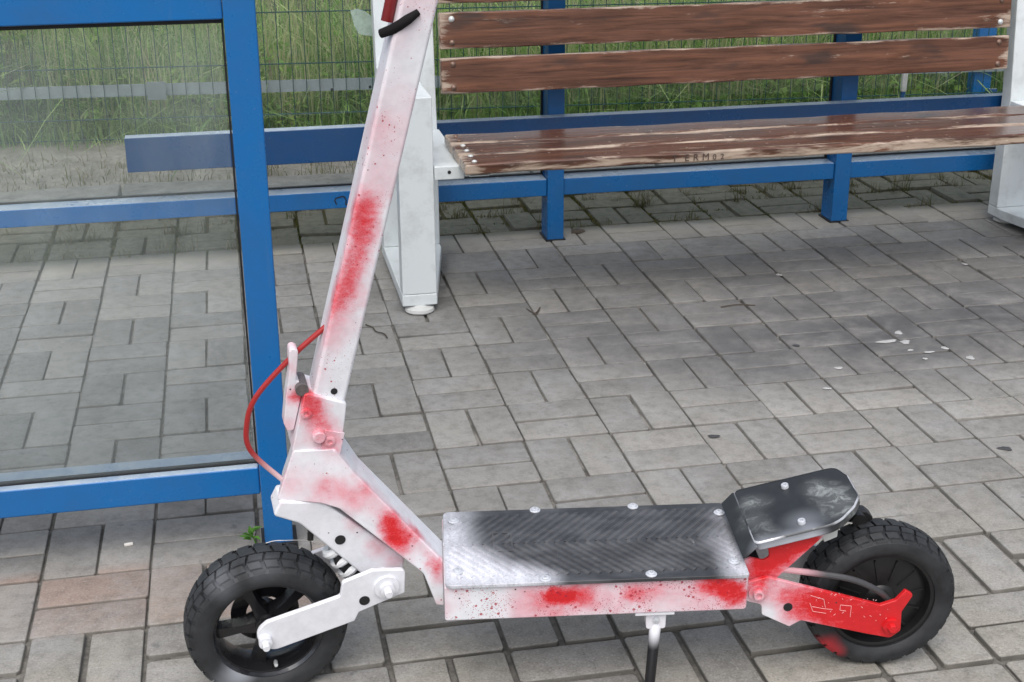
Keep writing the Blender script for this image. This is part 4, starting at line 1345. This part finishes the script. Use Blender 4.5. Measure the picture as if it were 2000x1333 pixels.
# ---- wheels
def wheel(center, ax, fw, up, hubmat, motor, R_=0.1265, kw=1.0):
    """center in scooter frame; ax = axle direction to the viewer"""
    dR = R_ - 0.1265
    prof_c = [(0.088, -.030), (0.094, -.0345), (0.104, -.0365), (0.1135, -.034), (0.1180, -.026), (0.1205, -.012), (0.1210, 0.0), (0.1205, .012), (0.1180, .026), (0.1135, .034), (0.104, .0365), (0.094, .0345), (0.088, .030)]
    prof_c = [(r + dR * (r - .088) / .034, h * kw) for r, h in prof_c]
    ty = MB()
    ty.lathe(prof_c, center, ax, fw, 72, True)
    c_ = Vector(center)
    e2 = ax.cross(fw)

    def pol(r, th, h):
        return c_ + ax * h + r * (math.cos(th) * fw + math.sin(th) * e2)

    def block(th0, th1, h0, h1, rb0, rb1, rt0, rt1, sk=0.0):
        vs = []
        h0, h1 = h0 * kw, h1 * kw
        rb0, rb1 = rb0 + dR, rb1 + dR
        m_ = 3
        for lev_ in (0, 1):
            for i in range(m_):
                th = th0 + (th1 - th0) * i / (m_ - 1)
                for hh_, rb, rt in ((h0, rb0, rt0), (h1, rb1, rt1)):
                    r = (rb, rt)[lev_]
                    hq = hh_ if lev_ == 0 else hh_ + (0.0012 if hh_ == h0 else -0.0012)
                    tq = th + (sk if hh_ == h1 else 0)
                    vs.append(pol(r, tq, hq))
        n2 = 2 * m_
        fs = []
        for i in range(m_ - 1):
            fs.append((n2 + 2 * i, n2 + 2 * i + 1, n2 + 2 * i + 3, n2 + 2 * i + 2))
            fs.append((2 * i, 2 * i + 2, n2 + 2 * i + 2, n2 + 2 * i))
            fs.append((2 * i + 1, n2 + 2 * i + 1, n2 + 2 * i + 3, 2 * i + 3))
        fs.append((0, n2, n2 + 1, 1))
        fs.append((n2 - 2, n2 - 1, 2 * n2 - 1, 2 * n2 - 2))
        ty.add(vs, fs)

    NB = 30
    for k in range(NB):
        d = 2 * math.pi / NB
        th = k * d
        g_ = 0.085 * d
        for sg in (-1, 1):
            o_ = 0.5 * d if sg > 0 else 0
            # centre blocks (two staggered rows), shoulder blocks
            block(th + g_ + o_, th + d - g_ + o_, sg * .0012, sg * .0150, 0.1205, 0.1195, R_, R_ - .0012, 0.12 * d)
            block(th + g_ + o_ + .3 * d, th + .90 * d - g_ + o_ + .3 * d, sg * .0168, sg * .0285, 0.1185, 0.1150, R_ - .0018, R_ - .0062, -0.10 * d)
            block(th + 1.6 * g_ + o_, th + d - 1.6 * g_ + o_, sg * .0295, sg * .0350, 0.1135, 0.106, R_ - .0072, R_ - .0145, 0.0)
    # rim
    wh = MB()
    wh.lathe([(0.0865, -.029), (0.0895, -.0285), (0.0895, .0285), (0.0865, .029), (0.082, .027), (0.078, .016), (0.0755, .0), (0.078, -.016), (0.082, -.027)], center, ax, fw, 64, True)
    if motor:
        wh.lathe([(0.0, .030), (0.012, .030), (0.022, .026), (0.026, .022), (0.045, .0205), (0.068, .0175), (0.079, .0135), (0.081, .0)], center, ax, fw, 56)
        wh.lathe([(0.0, -.030), (0.022, -.026), (0.045, -.0205), (0.079, -.0135), (0.081, .0)], center, ax, fw, 48)
        for k in range(12):
            th = 2 * math.pi * k / 12 + .2
            d_ = math.cos(th) * fw + math.sin(th) * e2
            sd_ = ax.cross(d_)
            vs = []
            for r_, hz in ((0.036, .0205), (0.072, .0160)):
                for sgn in (-1, 1):
                    vs.append(c_ + d_ * r_ + sd_ * sgn * .0018 + ax * hz)
                    vs.append(c_ + d_ * r_ + sd_ * sgn * .0012 + ax * (hz + .0040))
            wh.add(vs, [(0, 1, 3, 2), (4, 6, 7, 5), (1, 5, 7, 3), (0, 4, 5, 1), (2, 3, 7, 6)])
    else:
        wh.lathe([(0.0, .034), (0.009, .034), (0.009, .030), (0.013, .030), (0.014, .024), (0.020, .022), (0.021, -.03), (0, -.03)], center, ax, fw, 28)
        for k in range(5):
            th = 2 * math.pi * k / 5 + 0.35
            d_ = math.cos(th) * fw + math.sin(th) * e2
            sd_ = ax.cross(d_)
            vs = []
            for r_, wd, hz0, hz1 in ((0.012, .016, -.012, .016), (0.045, .0095, -.008, .011), (0.080, .0135, -.008, .009)):
                for sgn in (-1, 1):
                    vs.append(c_ + d_ * r_ + sd_ * sgn * wd + ax * hz0)
                    vs.append(c_ + d_ * r_ + sd_ * sgn * wd * .7 + ax * hz1)
            fs = []
            for i in (0, 4):
                a, b, c2, d2 = i, i + 1, i + 2, i + 3
                fs += [(a, b, b + 4, a + 4), (c2, c2 + 4, d2 + 4, d2), (b, d2, d2 + 4, b + 4), (a, a + 4, c2 + 4, c2)]
            wh.add(vs, fs)
        # brake disc behind the spokes
        wh.lathe([(0.030, -.021), (0.055, -.021), (0.055, -.0235), (0.030, -.0235)], center, ax, fw, 40, True)
    w_ = sp_(wh, 'wheel', hubmat, 0.0, angle=40)
    sp_(ty, 'tyre', M['tyre'], 0.0, w_, angle=38)
    if not motor:
        sp_(MB().lathe([(0.0885, .0287), (0.0935, .0312), (0.0925, .0340), (0.0870, .0345), (0.0835, .0290)], center, ax, fw, 64, True), 'rim_lip', M['lip'], 0, w_, angle=60)
        vq = c_ + (-.35 * fw - .94 * up).normalized() * .078 + ax * .012
        sp_(MB().tube([vq, vq + (.35 * fw + .94 * up).normalized() * .006 + ax * .012, vq + (.35 * fw + .94 * up).normalized() * .008 + ax * .020], [.0032, .0036, .0030], 8), 'valve', M['steel'], 0, w_)
    else:
        vq = c_ + (.62 * fw - .78 * up).normalized() * .066 + ax * .020
        sp_(MB().tube([vq, vq + ax * .009], [.004, .0032], 8), 'valve', M['steel'], 0, w_)
    return w_


FC = FK(0.022, -0.4525, 0.010)
wheel(FC, fnv, fpv, ft, M['rim'], False, 0.1305, 1.18)
RC = Vector((-0.002, 0.012, 0.1245))
wheel(RC, Vector((0, 1, 0)), Vector((1, 0, 0)), Vector((0, 0, 1)), M['motor'], True, 0.1265, 1.08)

# ---- deck
dk = sp_(MB().prism(ring([(.237, .2245, 0), (.709, .2245, 0), (.709, .163, .004), (.237, .163, .006)]), BD, -0.103, 0.106), 'deck_box', M['p_deck'], 0.003)
plate = ring([(.237, -.110, .006), (.707, -.110, .010), (.707, .112, .010), (.237, .112, .006)])
pl = sp_(MB().prism(plate, lambda p, q, w: Vector((p, q, w)), 0.2252, 0.2315), 'deck_plate', M['deck'], 0.0012)
gr_ = MB()
s_ = 0.215
while s_ < 0.76:
    for sg in (-1, 1):
        n0_, n1_ = 0.001, 0.092
        # V ribs pointing to the front
        sl = 0.85
        qs = []
        for (nq) in (n0_, n1_):
            qs.append((s_ - sl * nq, sg * nq))
        (sa, na), (sb, nb) = qs
        # clip to the plate
        lo_, hi_ = 0.247, 0.697
        def clip(sa, na, sb, nb):
            if max(sa, sb) < lo_ or min(sa, sb) > hi_:
                return None
            def at_(sv):
                t_ = (sv - sa) / (sb - sa)
                return (sv, na + (nb - na) * t_)
            if sa > hi_: sa, na = at_(hi_)
            if sb < lo_: sb, nb = at_(lo_)
            return sa, na, sb, nb
        cc = clip(sa, na, sb, nb)
        if cc and abs(cc[0] - cc[2]) > .004:
            sa, na, sb, nb = cc
            if not (s_ > .60 and s_ < .69 and False):
                d_ = Vector((sb - sa, nb - na, 0)).normalized()
                e_ = Vector((-d_.y, d_.x, 0))
                P0, P1 = Vector((sa, na, .2314)), Vector((sb, nb, .2314))
                w1, w2, hgt = .0044, .0020, .0021
                vs = [P0 - e_ * w1, P0 + e_ * w1, P1 + e_ * w1, P1 - e_ * w1]
                vs += [P0 - e_ * w2 + Vector((0, 0, hgt)), P0 + e_ * w2 + Vector((0, 0, hgt)), P1 + e_ * w2 + Vector((0, 0, hgt)), P1 - e_ * w2 + Vector((0, 0, hgt))]
                gr_.add(vs, [(4, 5, 6, 7), (0, 1, 5, 4), (1, 2, 6, 5), (2, 3, 7, 6), (3, 0, 4, 7)])
    s_ += 0.0165
go = sp_(gr_, 'grip_ribs', M['deck'], 0, pl)
go['kind'] = 'stuff'
fr_ = MB()
fr_.box(.597, .629, -.036, -.0335, .2316, .2334).box(.597, .629, .0185, .021, .2316, .2334).box(.6265, .629, -.0332, .0182, .2316, .2334).box(.597, .5995, -.0332, .0182, .2316, .2334)
sp_(fr_, 'embossed_frame', M['deck'], 0, pl)
for (bs, bn_) in ((0.690, -0.077), (0.687, 0.075), (0.553, -0.105), (0.388, -0.106), (0.248, -0.074), (0.254, 0.075), (0.389, 0.101), (0.553, 0.103)):
    sp_(MB().lathe([(.0090, 0), (.0090, .0012), (.0072, .0022), (.0062, .0022), (.0062, .0038), (.0048, .0046), (.0022, .0046), (.0018, .002), (0, .002)], (bs, bn_, .2316 + (.0012 if abs(bn_) < .09 else 0)), (0, 0, 1), (1, 0, 0), 22), 'bolt', M['bolt'], 0, pl)
# ---- rear bracket (both sides) and footrest
rb = ring([(.238, .226, 0), (.226, .232, .004), (.205, .226, .006), (.196, .232, .006), (.198, .246, .006), (.214, .262, .002), (.105, .288, .002), (.100, .280, .002), (.188, .186, .002), (.196, .166, .004), (.238, .166, 0)])
sp_(MB().prism(rb, BD, 0.060, 0.066), 'rear_bracket', M['p_rear'], 0.001)
sp_(MB().prism(rb, BD, -0.066, -0.060), 'rear_bracket', M['p_rear'], 0.001)
sp_(MB().prism([(.2365, .17), (.2365, .22), (.205, .215), (.20, .17)], BD, -0.0595, 0.0595), 'rear_block', M['black'], 0.001)
SLP = 0.243
def FP(p, q, w):                       # p = s, q = n on the footrest plane, w = normal offset
    nrm = Vector((SLP, 0, 1)).normalized()
    return Vector((p, q, .268 + SLP * (.23 - p))) + nrm * w
outl = ring([(.226, -.083, .012), (.058, -.081, .020), (.046, -.045, .020), (.047, .022, .02), (.062, .048, .03), (.098, .083, .05), (.226, .083, .010)], 7)
ftp = sp_(MB().prism(outl, FP, -0.016, 0.0), 'footrest', M['foot'], 0.003, seg=3)
# bare metal showing along the worn edge
rim = MB()
m_ = len(outl)
vs, fs = [], []
for i, (p, q) in enumerate(outl):
    a_, b_ = outl[i - 1], outl[(i + 1) % m_]
    tx_, ty_ = b_[0] - a_[0], b_[1] - a_[1]
    l_ = math.hypot(tx_, ty_)
    ox_, oy_ = -ty_ / l_, tx_ / l_
    if (ox_ * (p - .14) + oy_ * q) < 0:
        ox_, oy_ = -ox_, -oy_
    wd_ = 0.0006 + 0.0003 * math.sin(i * 0.9)
    vs += [FP(p + ox_ * .0004, q + oy_ * .0004, -.0026), FP(p - ox_ * .0006, q - oy_ * .0006, -.0001), FP(p - ox_ * (wd_ + .0012), q - oy_ * (wd_ + .0012), .0005)]
for i in range(m_):
    j = (i + 1) % m_
    fs += [(3 * i, 3 * j, 3 * j + 1, 3 * i + 1), (3 * i + 1, 3 * j + 1, 3 * j + 2, 3 * i + 2)]
rim.add(vs, fs, True)
sp_(rim, 'worn_rim', M['foot_edge'], 0, ftp, angle=60)
# folded front flange
fl = MB().add([FP(.2268, -.080, -.001), FP(.2268, .088, -.001), Vector((.2445, .088, .247)), Vector((.2445, -.080, .247)),
               FP(.2228, -.080, -.005), FP(.2228, .088, -.005), Vector((.2405, .088, .245)), Vector((.2405, -.080, .245))],
              [(0, 1, 2, 3), (7, 6, 5, 4), (0, 4, 5, 1), (3, 2, 6, 7), (0, 3, 7, 4), (1, 5, 6, 2)])
sp_(fl, 'front_flange', M['foot'], 0.0008, ftp)
for (fs_, fn_) in ((0.146, -0.053), (0.147, 0.060)):
    nrm = Vector((SLP, 0, 1)).normalized()
    sp_(MB().lathe([(.0062, 0), (.0062, .0055), (.0055, .0065), (.0032, .0065), (.0030, .003), (0, .003)], FP(fs_, fn_, .0004), nrm, (0, 1, 0), 18), 'bolt', M['bolt'], 0, ftp)
# tail light bracket, black
tb = MB().prism(ring([(.10, .262, .004), (.055, .268, .004), (.020, .262, .004), (.006, .250, .006), (.016, .236, .004), (.06, .246, .004)]), BD, -0.035, -0.012)
sp_(tb, 'tail_bracket', M['black'], 0.002)
sp_(MB().tube([BD(.034, .252, -.045), BD(.034, .252, .0)], 0.012, 14), 'tail_light', M['black'], 0)
sp_(MB().prism([(.112, .262), (.085, .270), (.085, .255), (.105, .246)], BD, 0.036, 0.05), 'mount_tab', M['steel'], 0.001)
# ---- rear swing arm
arm2 = ring([(.238, .192, .012), (.200, .203, .010), (.012, .142, .006), (-.012, .150, .006), (-.026, .168, .0), (-.040, .160, .006), (-.024, .128, .004), (-.026, .092, .006), (-.010, .078, .010), (.030, .088, .004), (.140, .119, .006), (.158, .108, .003), (.204, .133, .004), (.206, .152, .008), (.232, .160, .010)])
a2 = sp_(MB().prism(arm2, BD, 0.070, 0.078), 'rear_swing_arm', M['p_rear'], 0.0015)
sp_(MB().prism(arm2, BD, -0.078, -0.070), 'rear_swing_arm', M['p_rear'], 0.0015)
sp_(MB().lathe([(0, .009), (.0045, .009), (.0052, .012), (.0078, .012), (.0085, .010), (.0085, .003), (.015, .003), (.015, 0)], (.214, .0782, .176), (0, 1, 0), (1, 0, 0), 20), 'pivot_bolt', M['p_rear'], 0, a2)
sp_(MB().lathe([(0, .013), (.0065, .013), (.0075, .011), (.0075, .005), (.0145, .005), (.0145, 0)], (-.008, .0782, .103), (0, 1, 0), (1, 0, 0), 6), 'axle_nut', M['p_rear'], 0, a2)
sp_(MB().lathe([(.0075, 0), (.0075, .0008), (0, .0008)], (.163, .0782, .146), (0, 1, 0), (1, 0, 0), 16), 'arm_hole', M['gasket'], 0, a2)
sp_(MB().tube([(.214, -.069, .176), (.214, .0695, .176)], 0.016, 16), 'pivot_tube', M['p_rear'], 0)
# scratched strokes on the red arm
scm = MB()
def stroke(pts):
    for (a, b), (c_, d_) in zip(pts[:-1], pts[1:]):
        scm.tube([(a, .0781, b), (c_, .0781, d_)], 0.0004, 4)
stroke([(.128, .152), (.122, .136), (.100, .131)]); stroke([(.128, .166), (.106, .158), (.102, .142)]); stroke([(.124, .145), (.104, .140), (.090, .138)])
stroke([(.078, .146), (.060, .143), (.060, .122)]); stroke([(.078, .146), (.078, .136), (.068, .134)])
rr = random.Random(5)
for k in range(26):
    a, b = rr.uniform(.0, .12), 0
    b = .098 + a * .25 + rr.uniform(.008, .05)
    stroke([(a, b), (a + rr.uniform(-.003, .003), b + rr.uniform(-.003, .003))])
sp_(scm, 'scratch_marks', M['scratch'], 0, a2)
# motor cable
sp_(MB().tube(spline([(.192, .056, .206), (.165, .062, .205), (.112, .070, .200), (.061, .074, .190), (.017, .070, .165), (-.012, .052, .130), (-.014, .034, .118)]), 0.0052, 10), 'motor_cable', M['mcable'], 0)
# ---- kickstand
kb = MB().prism(ring([(.362, .166, 0), (.395, .166, 0), (.393, .128, .005), (.362, .128, .005)]), BD, 0.078, 0.098)
kbo = sp_(kb, 'kickstand_bracket', M['p_arm'], 0.0015)
sp_(MB().prism([(.350, .1630), (.412, .1630), (.412, .1575), (.350, .1575)], BD, 0.06, 0.104), 'kickstand_plate', M['p_arm'], 0.001)
sp_(MB().lathe([(.0055, 0), (.0055, .003), (0, .004)], (.378, .0982, .146), (0, 1, 0), (1, 0, 0), 14), 'bolt', M['bolt'], 0, kbo)
sp_(MB().tube([(.377, .09, .134), (.382, .106, .095), (.388, .124, .05), (.392, .139, .004)], [.0095, .0088, .0085, .0085], 14), 'kickstand', M['kick'], 0)

# ================================================================== SMALL THINGS ON THE PAVEMENT
wd = empty('weed', (-0.200, -0.790, 0))
tag(wd, 'small green weed sprouting at the foot of the corner post', 'weed')
MB().tube([(0, 0, -.005), (-.004, .0, .025), (-.012, -.002, .055)], [.0022, .0018, .001], 6).build('stem', M['weed'], wd)
rr = random.Random(9)
for k in range(11):
    az_ = rr.uniform(0, 6.28)
    el_ = rr.uniform(.0, .9)
    d_ = Vector((math.cos(az_) * math.cos(el_), math.sin(az_) * math.cos(el_), math.sin(el_)))
    s2 = d_.cross(Vector((0, 0, 1))).normalized()
    c_ = Vector((-.010, -.001, rr.uniform(.032, .058)))
    L_ = rr.uniform(.016, .030)
    n_ = s2.cross(d_)
    MB().add([c_, c_ + d_ * L_ * .5 + s2 * L_ * .22 + n_ * .002, c_ + d_ * L_ - n_ * .003, c_ + d_ * L_ * .5 - s2 * L_ * .22 + n_ * .002], [(0, 1, 2), (0, 2, 3)], True).build('leaf', M['weed'], wd)


def gpt(x, y, z=0.0):
    """ground point under a photograph position"""
    d = fwd + right * ((x - 1000) / FPX) + down * ((y - 666.5) / FPX)
    return CAM + d * ((z - CAM.z) / d.z)


def twig(pts, r, label):
    P = [gpt(x, y, 0.003) for x, y in pts]
    c_ = P[0].copy()
    o = MB().tube(spline([p - c_ for p in P], 4), [r] * (4 * (len(P) - 1) + 1), 6).build('twig', M['twig'])
    o.location = c_
    return tag(o, label, 'twig', 'twigs on the paving')


twig([(714, 634), (728, 640), (735, 648), (750, 652), (756, 660)], .0018, 'crooked dark twig beside the white bench leg foot')
twig([(1408, 600), (1440, 595), (1475, 597)], .0017, 'slightly curved thin twig lying in front of the bench seat')
twig([(1028, 603), (1045, 612), (1055, 600), (1048, 614), (1036, 608)], .0015, 'tiny curled twig by the joint right of the bench leg')


def blob(name, x, y, rx, ry, mat, label, cat, group, hgt=0.0012, seed=0, z=0.002):
    rr = random.Random(seed)
    c_ = gpt(x, y, z)
    sx = rx * c_to_m(c_)
    sy = ry * c_to_m(c_) * 2.0
    n = 16
    vs = []
    ph = [rr.uniform(0, 6.28) for _ in range(3)]
    for lev_, k in ((0, 1.0), (hgt, .8)):
        for i in range(n):
            th = 2 * math.pi * i / n
            q = 1 + .22 * math.sin(2 * th + ph[0]) + .15 * math.sin(3 * th + ph[1]) + .1 * math.sin(5 * th + ph[2])
            vs.append((sx * k * q * math.cos(th), sy * k * q * math.sin(th), lev_))
    vs.append((0, 0, hgt * 1.1))
    fs = [(i, (i + 1) % n, n + (i + 1) % n, n + i) for i in range(n)] + [(n + i, n + (i + 1) % n, 2 * n) for i in range(n)]
    o = MB().add(vs, fs, True).build(name, mat, angle=80)
    o.location = c_
    return tag(o, label, cat, group)


def c_to_m(c_):
    return (c_ - CAM).dot(fwd) / FPX


dl = [(1755, 650, 9, 4, 'small round white dropping above the long splash'), (1733, 667, 19, 4, 'long pointed white dropping, the largest splash before the bench'),
      (1768, 668, 10, 5, 'twin-lobed white dropping right of the long splash'), (1778, 684, 5, 2.5, 'faint small dropping just below the twin-lobed one'),
      (1815, 688, 9, 2.2, 'flat thin white dropping in the middle of the trail'), (1845, 680, 7, 3.5, 'bent white dropping uppermost at the right of the trail'),
      (1895, 699, 10, 4, 'ragged pale dropping at the right end of the trail'), (1807, 701, 4, 2.6, 'square white speck lowest in the dropping trail'),
      (1638, 719, 7, 3.5, 'lone white dropping left of the trail'), (1615, 759, 8, 2.5, 'faint streaky dropping lowest on the left'),
      (1884, 516, 5, 3, 'small white dropping near the right bench foot'), (1521, 537, 5, 3, 'small pale speck on the joint before the bench seat')]
for k, (x, y, rx, ry, lb) in enumerate(dl):
    blob('bird_dropping', x, y, rx, ry, M['dropping'], lb, 'dropping', 'bird droppings on the paving', 0.0012, k)
blob('chewing_gum', 1963, 876, 12, 4.6, M['gum'], 'round dark trodden gum spot at the right edge', 'gum', 'trodden gum spots', .0008, 40)
blob('chewing_gum', 1394, 852, 10, 3.6, M['gum'], 'oval dark trodden gum spot above the black footrest', 'gum', 'trodden gum spots', .0008, 41)
blob('chewing_gum', 1556, 675, 7, 2.5, M['gum'], 'small dark trodden gum spot left of the white droppings', 'gum', 'trodden gum spots', .0008, 42)
c_ = gpt(251, 1064, .004)
o = MB().tube([(-.008, 0, 0), (.008, .002, 0)], .0035, 8).build('cigarette_butt', M['paper'])
o.location = c_
tag(o, 'pale cigarette butt on the paver left of the front wheel', 'cigarette butt')
c_ = gpt(1090, 450, .004)
o = blob('dead_leaf', 1128, 453, 16, 5, M['twig'], 'small brown clump of dead leaf beside the back wall post', 'leaf', None, .006, 77)
wr = MB().tube(spline([gpt(455, 1098, .05) - gpt(455, 1098, 0), gpt(520, 1061, .06) - gpt(455, 1098, 0), gpt(560, 1056, .06) - gpt(455, 1098, 0), gpt(600, 1056, .02) - gpt(455, 1098, 0), gpt(615, 1060, .004) - gpt(455, 1098, 0)], 5), .0008, 5).build('loose_string', M['paper'])
wr.location = gpt(455, 1098, 0)
tag(wr, 'thin white string stretched behind the front tyre at the corner post', 'string')
